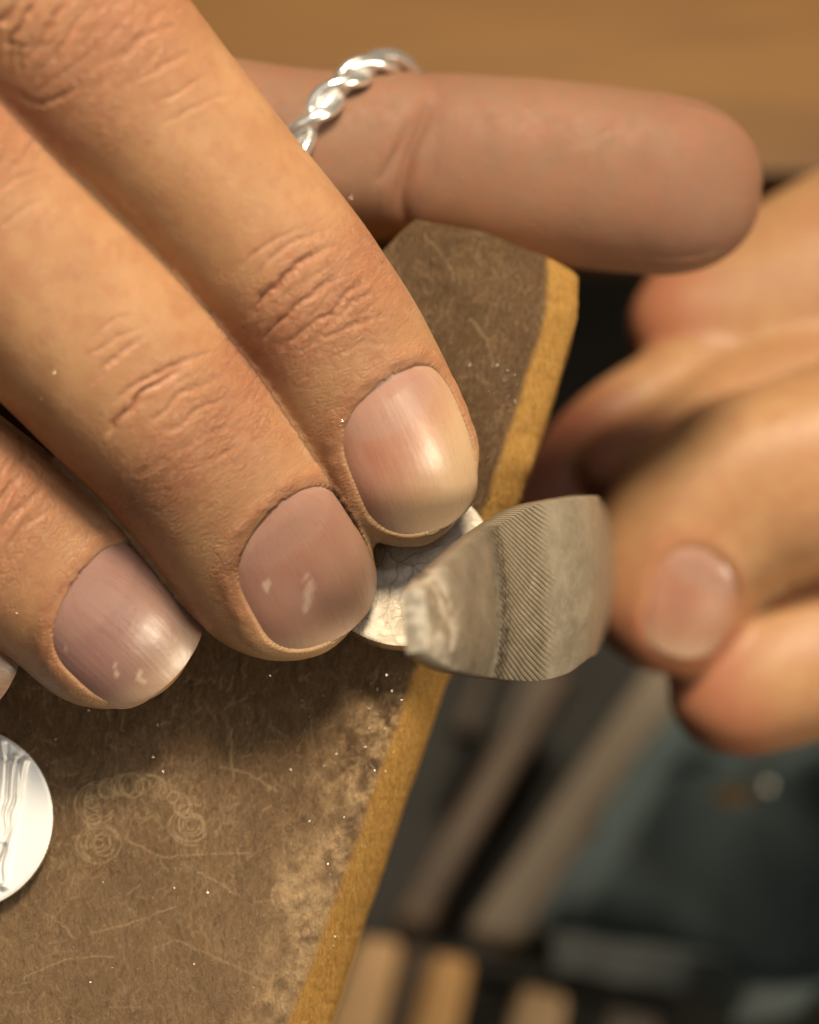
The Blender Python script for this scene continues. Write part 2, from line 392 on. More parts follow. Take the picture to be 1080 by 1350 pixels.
def build_hand(name, loc, digits, extra, mat, voxel, fine=True, nail_mat=None, traced=(), **tags):
    o = voxel_union([d.shell() for d in digits] + [e.shell() for e in extra], voxel)
    if fine:
        sb = o.modifiers.new('sub', 'SUBSURF'); sb.levels = 1; sb.render_levels = 1
    me = evaluate(o); n = len(me.vertices)
    P = np.empty(n * 3, np.float32); me.vertices.foreach_get('co', P); P = P.reshape(-1, 3).astype(float)
    N = np.empty(n * 3, np.float32); me.vertex_normals.foreach_get('vector', N); N = N.reshape(-1, 3).astype(float)
    nf = len(me.polygons); q = np.empty(len(me.loops), np.int32); me.loops.foreach_get('vertex_index', q)
    faces = q.reshape(nf, 4)
    fc, th, rat = closest_coords(P, digits)
    disp = np.zeros(n); kn = np.zeros(n); flush = np.zeros(n); pad = np.zeros(n)
    for g, d in enumerate(digits):
        w = np.nonzero((fc[:, 2] == g) & (rat < 1.6))[0]
        if len(w) == 0: continue
        x, v = fc[w, 0], fc[w, 1]; top = smooth01((1.75 - np.abs(th[w])) / 0.6)
        dz = np.zeros(len(w)); k = np.zeros(len(w)); fl = np.zeros(len(w))
        for (jx, size, amp, cnt) in d.joints:            # a knuckle: a family of transverse folds
            env = np.exp(-((x - jx) / size) ** 2); k = np.maximum(k, env * top)
            fl = np.maximum(fl, 0.75 * env * top)
            r2 = random.Random(int(jx * 10) + g)
            for i in range(cnt):
                u = (i + 0.5) / cnt * 2 - 1
                x0 = jx + u * size * 0.95 + r2.uniform(-.35, .35); dep = amp * math.exp(-(u / 0.75) ** 2) * r2.uniform(0.45, 1.15)
                half = r2.uniform(3.0, 7.5); mid = r2.uniform(-2.5, 2.5)
                dz += crease(x, v, x0, dep, r2.uniform(0.20, 0.36), 0.35 * u - 0.1, mid - half, mid + half, g * 10 + i, r2.uniform(-.10, .10)) * top
        if fine:
            dz += 0.07 * fbm(x, v, g * 3.1, 0.20, 2) + 0.016 * fbm(x, v, g * 5.1, 0.9, 2) * (0.3 + k)
        if d.nail:
            x0, x1, A = d.nail[:3]; sh = d.nail[3]
            near = (x > x0 - 4) & (np.abs(v) < A + 5) & (np.abs(th[w]) < 2.2)
            ni = np.nonzero(near)[0]
            qs = np.r_[np.linspace(0, 0.1, 30)[:-1], np.linspace(0.1, 0.9, 30), np.linspace(0.9, 1, 30)[1:]]
            hw = d.nail_half(qs); xs = x0 + qs * (x1 - x0)
            ol = np.vstack([np.stack([xs, hw + sh], 1), np.stack([xs, sh - hw], 1)])
            pp = np.stack([x[ni], v[ni]], 1)
            dist = np.sqrt(np.maximum((pp ** 2).sum(1)[:, None] - 2 * pp @ ol.T + (ol ** 2).sum(1)[None], 0)).min(1)
            qq = (pp[:, 0] - x0) / (x1 - x0)
            inside = (qq > 0) & (qq < 1) & (np.abs(pp[:, 1] - sh) < d.nail_half(np.clip(qq, 0, 1)))
            sd = np.where(inside, -dist, dist)
            prox = smooth01((0.93 - qq) / 0.25)          # the fold fades towards the free edge
            lip = 0.22 * np.exp(-((sd - 0.85) / 0.85) ** 2) * prox * (1 + 0.35 * vnoise(pp[:, 0], pp[:, 1], g, 0.9))
            cut = -0.62 * smooth01((-0.12 - sd) / 0.5)
            dz[ni] += lip + cut
            fl[ni] = np.maximum(fl[ni], 0.55 * np.exp(-((sd - 0.6) / 1.2) ** 2) * prox)
            k[ni] = k[ni] * smooth01((sd + 0.2) / 1.0)
            k[ni] = np.maximum(k[ni], 0.45 * np.exp(-((sd - 1.4) / 1.2) ** 2) * prox)
        disp[w] += dz; kn[w] = k; flush[w] = fl
        pad[w] = smooth01((np.abs(th[w]) - 1.7) / 0.5) * smooth01((x - (d.L - 19)) / 8)
        for (cx, dep, wd) in getattr(d, 'palm_creases', ()):
            m = smooth01((np.abs(th[w]) - 1.25) / 0.5)
            vv = (np.pi - np.abs(th[w])) * np.sign(th[w]) * 8
            xc = cx + 0.5 * vnoise(vv, 0 * vv, 3.3, 0.25) - 0.02 * vv ** 2 + 0.13 * vv
            disp[w] -= dep * m * np.exp(-(np.abs(x - xc) / wd) ** 1.6)
            flush[w] = np.maximum(flush[w], 0.6 * m * np.exp(-((x - xc) / 2.5) ** 2))
        if getattr(d, 'palm_creases', None):
            flush[w] = np.maximum(flush[w], 0.9 * pad[w])
    if traced:
        px_ = 540 + P[:, 0] * S * D / (D - P[:, 2]); py_ = 675 - P[:, 1] * S * D / (D - P[:, 2])
        for (g, pts, wd, dep) in traced:
            pts = np.array(pts, float); lo = pts.min(0) - 30; hi = pts.max(0) + 30
            w = np.nonzero((fc[:, 2] == g) & (N[:, 2] > 0.15) & (px_ > lo[0]) & (px_ < hi[0]) & (py_ > lo[1]) & (py_ < hi[1]))[0]
            if len(w) == 0: continue
            cv = catmull(pts, 24); q = np.stack([px_[w], py_[w]], 1)
            q = q + (1.0 if g == 4 else 4.5) * np.stack([vnoise(q[:, 0], q[:, 1], g, 0.045), vnoise(q[:, 0], q[:, 1], g + 9, 0.045)], 1) + (0.2 if g == 4 else 2.0) * np.stack([vnoise(q[:, 0], q[:, 1], g, 0.2), vnoise(q[:, 0], q[:, 1], g + 9, 0.2)], 1)
            dd = np.sqrt(((q[:, None, :] - cv[None]) ** 2).sum(-1)); k = dd.argmin(1); dd = dd.min(1)
            u = k / (len(cv) - 1); prof = np.clip(np.sin(np.pi * np.clip(u * 0.96 + 0.02, 0, 1)), 0, 1) ** 0.55
            disp[w] += 1.35 * dep * prof * (-np.exp(-(dd / wd) ** 1.5) + 0.08 * np.exp(-((dd - 2.6 * wd) / (1.7 * wd)) ** 2))
            flush[w] = np.maximum(flush[w], min(1.0, dep * 3.2) * prof * np.exp(-(dd / (1.6 * wd)) ** 2))
    P = P + N * disp[:, None]
    root = mesh_obj(name, P, faces, mat, loc=loc)
    bpy.data.meshes.remove(me)
    vattr(root.data, 'finger_coord', np.stack([fc[:, 0], fc[:, 1], fc[:, 2] * 37.0], 1))
    bl = np.zeros(n)
    for g, d in enumerate(digits):
        if d.nail and not getattr(d, 'pad_up', False): bl += (fc[:, 2] == g) * smooth01((fc[:, 0] - (d.L - 11)) / 8) * (1.0 if g < 3 else 0.4)
    if digits[0].idx >= 20:
        for g, d in enumerate(digits): flush = np.maximum(flush, (fc[:, 2] == g) * smooth01((fc[:, 0] - (d.L - (26 if g == 3 else 14))) / 9) * (1.2 if g == 3 else 0.85))
    palm_shade = np.zeros(n)
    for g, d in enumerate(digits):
        if getattr(d, 'pad_up', False): palm_shade += (fc[:, 2] == g) * smooth01((np.abs(th) - 1.0) / 0.7)
    fattr(root.data, 'palm', palm_shade)  # palm side mask, also carries the thumb's painted shade
    fattr(root.data, 'blanch', bl if fine else 0 * bl)
    fattr(root.data, 'knuckle', kn); fattr(root.data, 'flush', flush); fattr(root.data, 'pad', pad)
    tag(root, **tags)
    for d in digits:
        if d.nail: d.make_nail(root, nail_mat)
    return root

# ------------------------------------------------------------------ right hand (holding the disc down)
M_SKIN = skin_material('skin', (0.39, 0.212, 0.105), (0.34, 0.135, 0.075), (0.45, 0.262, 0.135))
M_SKIN_FAR = skin_material('skin_far', (0.43, 0.235, 0.115), (0.40, 0.135, 0.080), (0.48, 0.285, 0.135), detail=False, sss=0.35)
M_NAIL = nail_material()

index = Digit(0, [(-330, -420, 22, 11, 9, 9), (-90, -160, 20, 10.5, 9.5, 8), (105, 60, 14, 10.2, 9.4, 7.4), (255, 222, 9, 8.9, 8.4, 7.0), (398, 388, 5, 8.35, 7.6, 6.6),
                  (472, 511, 1.5, 8.5, 6.7, 6.3), (524, 613, -1, 7.9, 5.9, 6.0), (560, 710, -3.5, 6.9, 5.0, 5.4)], (0.20, 0.15, 1), cap=8.2,
              nail=None, joints=())
L0 = index.L
index.nail = (L0 - 17.8, L0 - 1.7, 6.5, -0.75, 1.0); index.joints = ((L0 - 26.3, 5.0, 0.10, 6), (L0 - 57, 6.5, 0.14, 7))
middle = Digit(1, [(-560, -230, 22, 11, 9, 9), (-260, 60, 20, 10.8, 9.6, 8), (20, 345, 12, 10.0, 9.0, 7.4), (165, 494, 8, 9.75, 8.4, 7.2),
                   (250, 585, 5, 9.5, 7.8, 6.9), (330, 690, 2, 9.4, 7.0, 6.6), (378, 762, 0, 9.1, 6.4, 6.3), (424, 848, -3, 8.0, 5.4, 5.6)], (0.20, 0.16, 1), cap=8.6)
L1 = middle.L
middle.nail = (L1 - 16.0, L1 - 1.6, 6.6, -1.2, 1.1); middle.joints = ((L1 - 25.5, 5.2, 0.10, 6), (L1 - 58, 6, 0.2, 8))
middle.spots = ((0.60, 0.40, 0.7, 0.38, 1.2), (0.22, 0.58, 1.4, 0.40, 1.15))
middle.cool = 0.45; index.ivory = 1.0
ring = Digit(2, [(-760, 130, 18, 10, 9, 9), (-420, 390, 16, 10, 9, 8), (-140, 610, 8, 9.5, 8.0, 7.2), (-10, 700, 5, 8.9, 7.4, 6.8), (75, 762, 2.5, 8.5, 6.9, 6.4),
                 (138, 814, 0.5, 8.6, 6.4, 6.2), (224, 892, -2.5, 7.8, 5.6, 5.6)], (0.16, 0.14, 1), cap=8.2)
L2 = ring.L
ring.nail = (L2 - 15.2, L2 - 1.2, 7.0, -0.4, 0.9); ring.joints = ((L2 - 24, 5, 0.25, 9),)
ring.spots = ((0.75, 0.28, 0.4, 0.22, 1.0), (0.45, 0.62, 0.9, 0.22, 1.1), (0.35, 0.80, 1.1, 0.36, 1.15))
ring.cool = 1.0
little = Digit(3, [(-860, 400, 14, 9, 8, 8), (-560, 570, 12, 8.6, 8, 7.5), (-330, 715, 6, 8.0, 7, 6.5), (-150, 810, 2, 7.3, 6.2, 5.8), (14, 885, -3, 6.6, 5.4, 5.2)],
               (-0.05, 0.05, 1), cap=7.5)
L3 = little.L; little.nail = (L3 - 11.5, L3 - 0.8, 5.2, 0.3, 0.8)
thumb = Digit(4, [(-420, -150, -4, 13, 11, 12), (-120, 60, -14, 12.5, 10.5, 11), (160, 172, -22, 10.3, 9.2, 9.2), (380, 203, -26, 8.9, 7.8, 8.2), (545, 207, -28, 8.9, 7.6, 7.6),
                  (700, 224, -28.5, 9.5, 7.4, 8.6), (860, 243, -28.5, 9.5, 6.8, 8.4), (1004, 258, -28, 8.6, 6.0, 6.9)], (0.05, 0.06, -1), cap=10.5, cap_d=(3.0, 2.4, 2.2))
L4 = thumb.L; thumb.nail = (L4 - 16, L4 - 1.4, 6.4, 0, 0.8)
thumb.palm_creases = ((L4 - 35.5, 0.35, 1.6),); thumb.pad_up = True
palm = [Digit(10 + i, [(a[0], a[1], a[2], 13, 11, 12), (-760, -520, 22, 15, 12, 14), (-1250, -900, 26, 17, 14, 15), (-1700, -1250, 20, 19, 17, 17)], (0, 0, 1), cap=14)
        for i, a in enumerate([(-330, -420, 20), (-560, -230, 20), (-760, 130, 16), (-860, 400, 12), (-420, -150, -4)])]
TRACED = [(0, p, w, d) for p, w, d in (
    ([(328, 412), (345, 392), (389, 353), (440, 324)], 4.0, 0.42), ([(340, 446), (389, 411), (448, 357)], 3.6, 0.30), ([(372, 457), (437, 411), (486, 366)], 3.4, 0.28), ([(420, 438), (473, 396), (492, 386)], 3.0, 0.18),
    ([(318, 352), (350, 322), (400, 300)], 2.8, 0.12), ([(330, 375), (365, 332), (420, 305)], 2.8, 0.14), ([(400, 462), (440, 438), (500, 420)], 2.6, 0.13), ([(362, 385), (372, 372), (395, 362)], 2.4, 0.10), ([(455, 430), (490, 420), (515, 418)], 2.4, .10),
    ([(405, 392), (425, 372), (440, 352)], 2.4, 0.12), ([(392, 440), (410, 420), (430, 405)], 2.4, 0.10), ([(440, 470), (475, 455), (520, 450)], 2.4, 0.08),
    ([(135, 86), (190, 50), (232, 32)], 3.4, 0.16), ([(178, 108), (215, 86), (252, 68)], 3.2, 0.15), ([(200, 140), (235, 122), (268, 102)], 3.0, 0.13), ([(215, 165), (260, 142), (302, 122)], 2.8, 0.10),
    ([(12, 80), (22, 40), (48, 0), (60, -20)], 4.0, 0.36), ([(40, 80), (58, 45), (85, 0), (95, -20)], 3.6, 0.32), ([(68, 84), (84, 50), (122, 2)], 3.4, 0.30), ([(-15, 70), (-2, 35), (20, 0)], 4.0, 0.36), ([(90, 72), (104, 40), (138, 0)], 3.0, 0.22),
    ([(5, 112), (45, 134), (80, 128), (112, 108)], 3.2, 0.20), ([(25, 100), (30, 70), (44, 50)], 2.6, 0.16), ([(52, 100), (60, 82), (72, 62)], 2.6, 0.14), ([(10, 60), (40, 62), (75, 52)], 2.4, 0.12))]
TRACED += [(1, p, w, d) for p, w, d in (
    ([(144, 572), (165, 540), (205, 505), (245, 482)], 3.8, 0.36), ([(122, 504), (150, 470), (190, 446)], 3.0, 0.18), ([(152, 527), (190, 498), (238, 478), (276, 468)], 3.4, 0.26), ([(196, 560), (235, 520), (290, 498)], 3.2, 0.20),
    ([(215, 578), (262, 540), (306, 520)], 3.0, 0.18), ([(118, 470), (140, 450), (180, 430)], 2.8, 0.12), ([(230, 600), (270, 572), (320, 556)], 2.6, 0.12), ([(250, 618), (300, 592), (345, 580)], 2.4, 0.10), ([(110, 450), (145, 425), (175, 410)], 2.6, 0.10),
    ([(170, 555), (180, 535), (200, 525)], 2.4, 0.10), ([(225, 515), (240, 500), (262, 492)], 2.4, 0.10), ([(-5, 262), (20, 235), (48, 225)], 2.6, 0.10), ([(-5, 310), (25, 280), (55, 262)], 2.6, 0.10))]
TRACED += [(2, p, w, d) for p, w, d in (([(-6, 668), (14, 640), (40, 612)], 3.4, 0.24), ([(-6, 700), (22, 672), (58, 640)], 3.0, 0.20), ([(10, 715), (40, 690), (76, 668)], 2.6, 0.12), ([(-8, 636), (5, 615), (22, 600)], 3, .2))]
TRACED += [(4, p, w, d) for p, w, d in (([(566, 130), (556, 165), (540, 205), (530, 262), (536, 310)], 10.0, 0.75), ([(540, 160), (520, 205), (500, 240)], 6.0, 0.35))]
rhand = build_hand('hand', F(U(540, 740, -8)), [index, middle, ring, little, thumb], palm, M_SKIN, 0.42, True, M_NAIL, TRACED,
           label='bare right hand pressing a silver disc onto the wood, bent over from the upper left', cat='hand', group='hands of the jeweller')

# ------------------------------------------------------------------ left hand (holding the file), out of focus below
ZL = -58
lthumb = Digit(20, [(1560, 330, ZL - 8, 13, 12, 12), (1300, 510, ZL - 2, 11.5, 11, 11), (1100, 608, ZL, 11.4, 11, 11), (970, 655, ZL, 11.3, 10.5, 10.5), (892, 735, ZL, 10.3, 9.6, 9.6), (858, 884, ZL - 1, 8.4, 7.8, 7.8)],
               (0.20, -0.05, 1), cap=9)
LT = lthumb.L; lthumb.nail = (LT - 16.0, LT - 3.0, 5.4, -0.8, 0.5)
lmid = Digit(21, [(1600, 640, ZL - 14, 12, 11, 11), (1350, 790, ZL - 10, 10.5, 10, 10), (1150, 845, ZL - 6, 9.8, 9, 9), (1010, 890, ZL - 4, 9.0, 8, 8), (888, 945, ZL - 4, 7.0, 6, 6)], (0.2, 0.5, 0.8), cap=8)
lpalm = Digit(22, [(1700, 260, ZL - 26, 20, 16, 16), (1350, 310, ZL - 24, 18, 15, 15), (1150, 375, ZL - 24, 16, 13, 13), (1000, 420, ZL - 24, 13, 11, 11), (828, 440, ZL - 24, 7.2, 8, 8)], (0, 0.2, 1), cap=9)
lpink = Digit(23, [(1050, 440, ZL - 22, 7.5, 7, 7), (900, 520, ZL - 18, 6.8, 6.5, 6.5), (800, 575, ZL - 15, 5.8, 5.5, 5.5), (735, 650, ZL - 14, 5.2, 5, 5), (690, 760, ZL - 13, 4.8, 4.5, 4.5)], (0, 0.2, 1), cap=6)
lind = Digit(24, [(1150, 480, ZL - 18, 8, 7.5, 7.5), (980, 545, ZL - 12, 6.6, 6.2, 6.2), (880, 590, ZL - 9, 5.2, 5.2, 5.2), (765, 625, ZL - 8, 4.0, 4.0, 4.0)], (0.0, 0.35, 1), cap=6)
LI = lind.L; lind.nail = None
lring = Digit(25, [(1700, 760, ZL - 24, 12, 11, 11), (1400, 900, ZL - 22, 10, 9, 9), (1220, 930, ZL - 20, 8.6, 8, 8), (1090, 900, ZL - 20, 7.5, 7, 7)], (0, 0.5, 0.8), cap=7)
lwrist = [Digit(30 + i, [(a[0], a[1], ZL - 20, 14, 13, 13), (1900, 500, ZL - 26, 18, 15, 16), (2500, 420, ZL - 30, 20, 17, 18)], (0, 0, 1), cap=12) for i, a in enumerate([(1560, 330), (1600, 640), (1700, 760), (1700, 260)])]
build_hand('hand', F(U(1000, 760, ZL - 9)), [lthumb, lmid, lpalm, lpink, lind, lring], lwrist, M_SKIN_FAR, 0.85, False, M_NAIL,
           label='blurred left hand gripping the file at the right', cat='hand', group='hands of the jeweller')

# ------------------------------------------------------------------ bench pin (wood)
PN = np.array([0, 0.15, 1.0]); PN /= np.linalg.norm(PN)
PEX = np.array([1.0, 0, 0]); PEY = np.cross(PN, PEX)
P0 = U(530, 740, -9.0)
EYE = np.array([0, 0, D])
def on_pin(px, py):
    q = U(px, py, 0); d = q - EYE; t = ((P0 - EYE) @ PN) / (d @ PN); X = EYE + d * t - P0
    return X @ PEX, X @ PEY
def pin_pt(a, b, h=0.0):
    a, b = np.asarray(a, float), np.asarray(b, float); h = np.asarray(h, float) + 0 * a
    return P0 + a[..., None] * PEX + b[..., None] * PEY + h[..., None] * PN

outer = np.array([on_pin(*p) for p in [(340, 1600), (435, 1350), (511, 1120), (590, 890), (642, 765), (690, 650), (740, 492), (764, 412), (768, 345)]])
leftl = np.array([on_pin(*p) for p in [(-420, 1600), (-400, 1350), (-390, 1100), (-380, 900), (-350, 700), (-180, 560), (120, 480), (400, 395), (505, 330), (550, 283)]])
topl = np.array([on_pin(*p) for p in [(300, 283), (550, 284), (650, 300), (766, 347)]])
bot_b = on_pin(400, 1600)[1]
NU, NTt = 470, 760
uu = np.linspace(0, 1, NU) ** 0.9; tt = np.linspace(0, 1, NTt)
def xo(b): return np.interp(b, outer[:, 1], outer[:, 0]) + 0.16 * vnoise(b, 0 * b, 1.0, 0.45) + 0.05 * vnoise(b, 0 * b, 2.0, 2.0)
def xl(b): return np.interp(b, leftl[:, 1], leftl[:, 0])
def pin_grid(u, t):
    a_top = leftl[-1, 0] + u * (outer[-1, 0] - leftl[-1, 0])
    btop = np.interp(a_top, topl[:, 0], topl[:, 1])
    b = bot_b + t * (btop - bot_b)
    l, r = xl(b), xo(b)
    return l + u * (r - l), b
Ug, Tg = np.meshgrid(uu, tt, indexing='xy')
A_, B_ = pin_grid(Ug, Tg)
CH = 3.6
dout = (xo(B_) - A_) * 0.94
a_top = leftl[-1, 0] + Ug * (outer[-1, 0] - leftl[-1, 0]); dtop = np.interp(a_top, topl[:, 0], topl[:, 1]) - B_
chw = CH + 0.12 * vnoise(B_, 0 * B_, 4.0, 0.25) + 0.9 * smooth01((-30 - B_) / 20)
e = np.clip((chw - dout) / chw, 0, 1)
H = -(0.9 * e ** 1.6 * 3.6) - 1.6 * np.clip(1 - dout / 0.6, 0, 1) ** 2 * 0.5
et = np.clip((1.7 - dtop) / 1.7, 0, 1); H = H - 1.5 * et ** 2.2
onflat = smooth01((dout - chw * 0.9) / 1.2)
H = H + 0.10 * fbm(A_, B_, 0, 0.13, 2) + 0.035 * fbm(A_ * 2.2, B_ * 0.8, 0, 0.8, 3) * (0.5 + onflat)
H += 0.05 * (1 - onflat) * fbm(A_ * 3.0 + B_ * 1.0, B_ * 0.25, 2, 1.3, 3)
# scratches and swirls rubbed into the wood, splatted onto the grid
SC = np.zeros((NTt, NU)); GO = np.zeros((NTt, NU)); TGT = [SC]
def splat(px, py, w):
    P = np.array([on_pin(x, y) for x, y in zip(px, py)]); a, b = P[:, 0], P[:, 1]
    u = (a - xl(b)) / (xo(b) - xl(b))
    bt = np.interp(leftl[-1, 0] + np.clip(u, 0, 1) * (outer[-1, 0] - leftl[-1, 0]), topl[:, 0], topl[:, 1]); t = (b - bot_b) / (bt - bot_b)
    ok = (u > 0) & (u < 1) & (t > 0) & (t < 1)
    x = np.interp(u[ok], uu, np.arange(NU)); y = t[ok] * (NTt - 1); w = np.broadcast_to(w, px.shape)[ok]
    xi, yi = x.astype(int), y.astype(int); fx, fy = x - xi, y - yi
    for dx in (0, 1):
        for dy in (0, 1):
            ww = w * (fx if dx else 1 - fx) * (fy if dy else 1 - fy)
            np.maximum.at(TGT[0], (np.minimum(yi + dy, NTt - 1), np.minimum(xi + dx, NU - 1)), ww)
def stroke(pts, w=0.8, wob=2.0):
    d = catmull(np.array(pts, float), 30); k = random.random() * 99
    s_ = np.arange(len(d)); n_ = max(40, int(np.linalg.norm(np.diff(d, axis=0), axis=1).sum() / 0.8))
    x = np.interp(np.linspace(0, len(d) - 1, n_), s_, d[:, 0]); y = np.interp(np.linspace(0, len(d) - 1, n_), s_, d[:, 1])
    q = np.linspace(0, 10, n_)
    splat(x + wob * vnoise(q, q * 0, k, 1), y + wob * vnoise(q, q * 0, k + 4, 1), w * (0.35 + 0.65 * (0.5 + 0.5 * vnoise(q, 0 * q, k + 8, 2.5))))
def loops(path, r0, r1, pitch, w):
    d = catmull(np.array(path, float), 60); Lc = np.r_[0, np.cumsum(np.linalg.norm(np.diff(d, axis=0), axis=1))]
    n_ = int(Lc[-1] * 2 * math.pi * 18 / pitch); q = np.linspace(0, Lc[-1], n_)
    x = np.interp(q, Lc, d[:, 0]); y = np.interp(q, Lc, d[:, 1]); ph = q / pitch * 2 * math.pi
    rr = r0 + (r1 - r0) * (0.5 + 0.7 * vnoise(q, 0 * q, 3.3, 0.16)); ph = ph + 2.2 * vnoise(q, 0 * q, 5.1, 0.11)
    x = x + 5 * vnoise(q, 0 * q, 1.3, 0.09); y = y + 5 * vnoise(q, 0 * q, 2.3, 0.09)
    splat(x + rr * np.cos(ph) * (1 + 0.3 * vnoise(q, 0 * q, 4.3, .07)), y + rr * np.sin(ph), w * np.clip(0.45 + 0.9 * vnoise(q, 0 * q, 7.7, 0.35), 0, 1))
loops([(138, 1118), (124, 1085), (128, 1050), (165, 1036), (210, 1040), (240, 1062), (255, 1088), (258, 1096)], 7, 17, 5.5, 1.15)
for r in (6, 11, 16, 21, 25, 28):
    for (cx, cy) in ((252, 1088), (388, 1180), (128, 1058), (130, 1112)):
        a = np.linspace(random.uniform(0, 3), random.uniform(4, 7.5), 160)
        rr = r * (1 + 0.12 * vnoise(a, 0 * a, r, 1.2)); splat(cx + rr * np.cos(a) * 1.05, cy + rr * np.sin(a), 0.9 * (0.5 + 0.5 * vnoise(a, 0 * a, r + 3, 2.0)) + 0.15)
for i in range(16):
    a = random.uniform(0, 6.28); stroke([(388 + 30 * math.cos(a), 1185 + 34 * math.sin(a)), (388 + 18 * math.cos(a + .8), 1185 + 22 * math.sin(a + .8)), (385 + 28 * math.cos(a + 1.6), 1190 + 30 * math.sin(a + 1.6))], 0.5)
for pts in ([(306, 960), (305, 1000), (308, 1030)], [(290, 1010), (330, 1022), (365, 1044)], [(165, 1105), (210, 1128), (250, 1128), (330, 1124)], [(260, 1150), (290, 1165), (310, 1180)],
            [(60, 1205), (85, 1222), (98, 1238)], [(120, 1230), (180, 1215), (230, 1195)], [(230, 1240), (300, 1270), (360, 1300)], [(30, 1290), (90, 1265), (150, 1262)],
            [(620, 420), (640, 445), (652, 480)], [(560, 310), (590, 345), (600, 370)]):
    stroke(pts, 0.9, 2.5)
for i in range(1500):
    x, y = random.uniform(-60, 560), random.uniform(880, 1420)
    if y < 1000 and random.random() < 0.5: continue
    L = random.uniform(5, 26) * (2.2 if random.random() < 0.06 else 1); a = random.gauss(-1.15, 0.55) if random.random() < .6 else random.uniform(0, 3.14)
    stroke([(x, y), (x + L * .5 * math.cos(a) + random.gauss(0, 2), y + L * .5 * math.sin(a)), (x + L * math.cos(a), y + L * math.sin(a))], random.uniform(.12, .7) ** 1.4, 1)
for i in range(340):
    x, y = random.uniform(500, 730), random.uniform(290, 680)
    L = random.uniform(5, 22); a = random.gauss(-1.2, 0.7)
    stroke([(x, y), (x + L * .5 * math.cos(a), y + L * .5 * math.sin(a)), (x + L * math.cos(a), y + L * math.sin(a))], random.uniform(.12, .5), 1)
TGT[0] = GO
for i in range(1100):
    x, y = (random.uniform(-60, 570), random.uniform(870, 1420)) if i % 4 else (random.uniform(500, 740), random.uniform(290, 680))
    L = random.uniform(4, 18) * (2.5 if random.random() < 0.05 else 1); a = random.gauss(-1.25, 0.4) if random.random() < .75 else random.uniform(0, 3.14)
    stroke([(x, y), (x + L * .5 * math.cos(a) + random.gauss(0, 1), y + L * .5 * math.sin(a)), (x + L * math.cos(a), y + L * math.sin(a))], random.uniform(.2, .9), 1)
for (x, y, rr_) in ((589, 380, 6), (566, 418, 3), (565, 432, 5)):
    for q_ in range(60): a = random.uniform(0, 6.28); k_ = rr_ * math.sqrt(random.random()); splat(np.array([x + k_ * math.cos(a)]), np.array([y + k_ * math.sin(a)]), 0.9)
H += 0.05 * SC - 0.07 * GO
Vt = pin_pt(A_, B_, H).reshape(-1, 3)
TH = 17.0
rim = np.r_[np.arange(NU), np.arange(1, NTt) * NU + NU - 1, (NTt - 1) * NU + np.arange(NU - 2, -1, -1), np.arange(NTt - 2, 0, -1) * NU]
Vr = []; fr = []
prev = rim; nb = len(Vt)
for kk, dz in enumerate((0.8, 4.0, TH)):
    Vr.append(Vt[rim] * 1.0 - np.outer(np.full(len(rim), dz) + (H.ravel()[rim] * (0 if dz < TH else 1)), PN)); cur = nb + kk * len(rim) + np.arange(len(rim))
    fr.append(np.stack([prev, cur, np.roll(cur, -1), np.roll(prev, -1)], 1)); prev = cur
cen = Vr[-1].mean(0)
pin_root_loc = F(P0 - PN * TH)
pin = mesh_obj('bench_pin', np.vstack([Vt] + Vr), np.vstack([grid_faces(NTt, NU)] + fr), None, loc=pin_root_loc)
tag(pin, 'worn brown wooden block with scratched top and sloping ochre edge under the fingers', 'bench pin')
nb2 = len(pin.data.vertices)
def full(a, fill): return np.r_[a.ravel(), np.full(nb2 - a.size, fill)]
rag = 0.9 * fbm(A_, B_, 3, 0.5, 3) + 0.35 * fbm(A_ * 3, B_, 5, 1.5, 2)
raw = smooth01((chw * 0.98 + rag * 0.12 - dout) / 0.9)
dust = 1.35 * np.clip(1 - (dout - chw) / (5.5 + 3.0 * fbm(A_, B_, 8, 0.2, 2)), 0, 1) * smooth01((-9 - B_) / 7)
dust = dust * np.clip(0.5 + 0.75 * fbm(A_, B_, 9, 0.9, 4), 0, 1) + 0.95 * np.clip(0.6 + 0.9 * fbm(A_, B_, 19, 0.8, 4), 0, 1) * np.exp(-(((A_ - on_pin(388, 1182)[0]) / 2.2) ** 2 + ((B_ - on_pin(388, 1182)[1]) / 2.8) ** 2))
lift = 0.55 + 0.45 * smooth01((-14 - B_) / 22)
fattr(pin.data, 'raw', full(raw, 1.0)); fattr(pin.data, 'dust', full(np.clip(dust, 0, 1), 0.0)); fattr(pin.data, 'scratch', full(SC, 0.0)); fattr(pin.data, 'gouge', full(GO, 0.0))
fattr(pin.data, 'stain', full(smooth01((B_ + 24 + 5 * fbm(A_, B_, 14, 0.10, 3)) / 14) * (0.6 + 0.4 * smooth01((12 - B_) / 10)) * (1 - raw), 0.0)); fattr(pin.data, 'worn', full(smooth01((-12 - B_ + 3 * fbm(A_, B_, 4, 0.12, 2)) / 26), 0.5))
uvp = np.stack([A_, B_, H], -1).reshape(-1, 3); uvp = np.vstack([uvp, np.tile(uvp[rim], (3, 1)) + np.repeat([[0, 0, -2.0], [0, 0, -6], [0, 0, -18]], len(rim), 0)])
vattr(pin.data, 'wood_coord', uvp)
t = NT('worn_wood'); wc = t.attr('wood_coord', 'Vector')
gr = t.noise(t.scale(wc, (3.4, 1.1, 1.0)), 1.0, 5, 0.68, 0.6); gr2 = t.noise(t.scale(wc, (0.55, 0.35, 1)), 1.0, 3, 0.6)
fib = t.noise(t.scale(wc, (7.5, 2.2, 1.0)), 1.0, 3, 0.65, 1.4)
c = t.mix(t.ramp(gr, 0.28, 0.72), (0.110, 0.066, 0.033), (0.29, 0.195, 0.110))
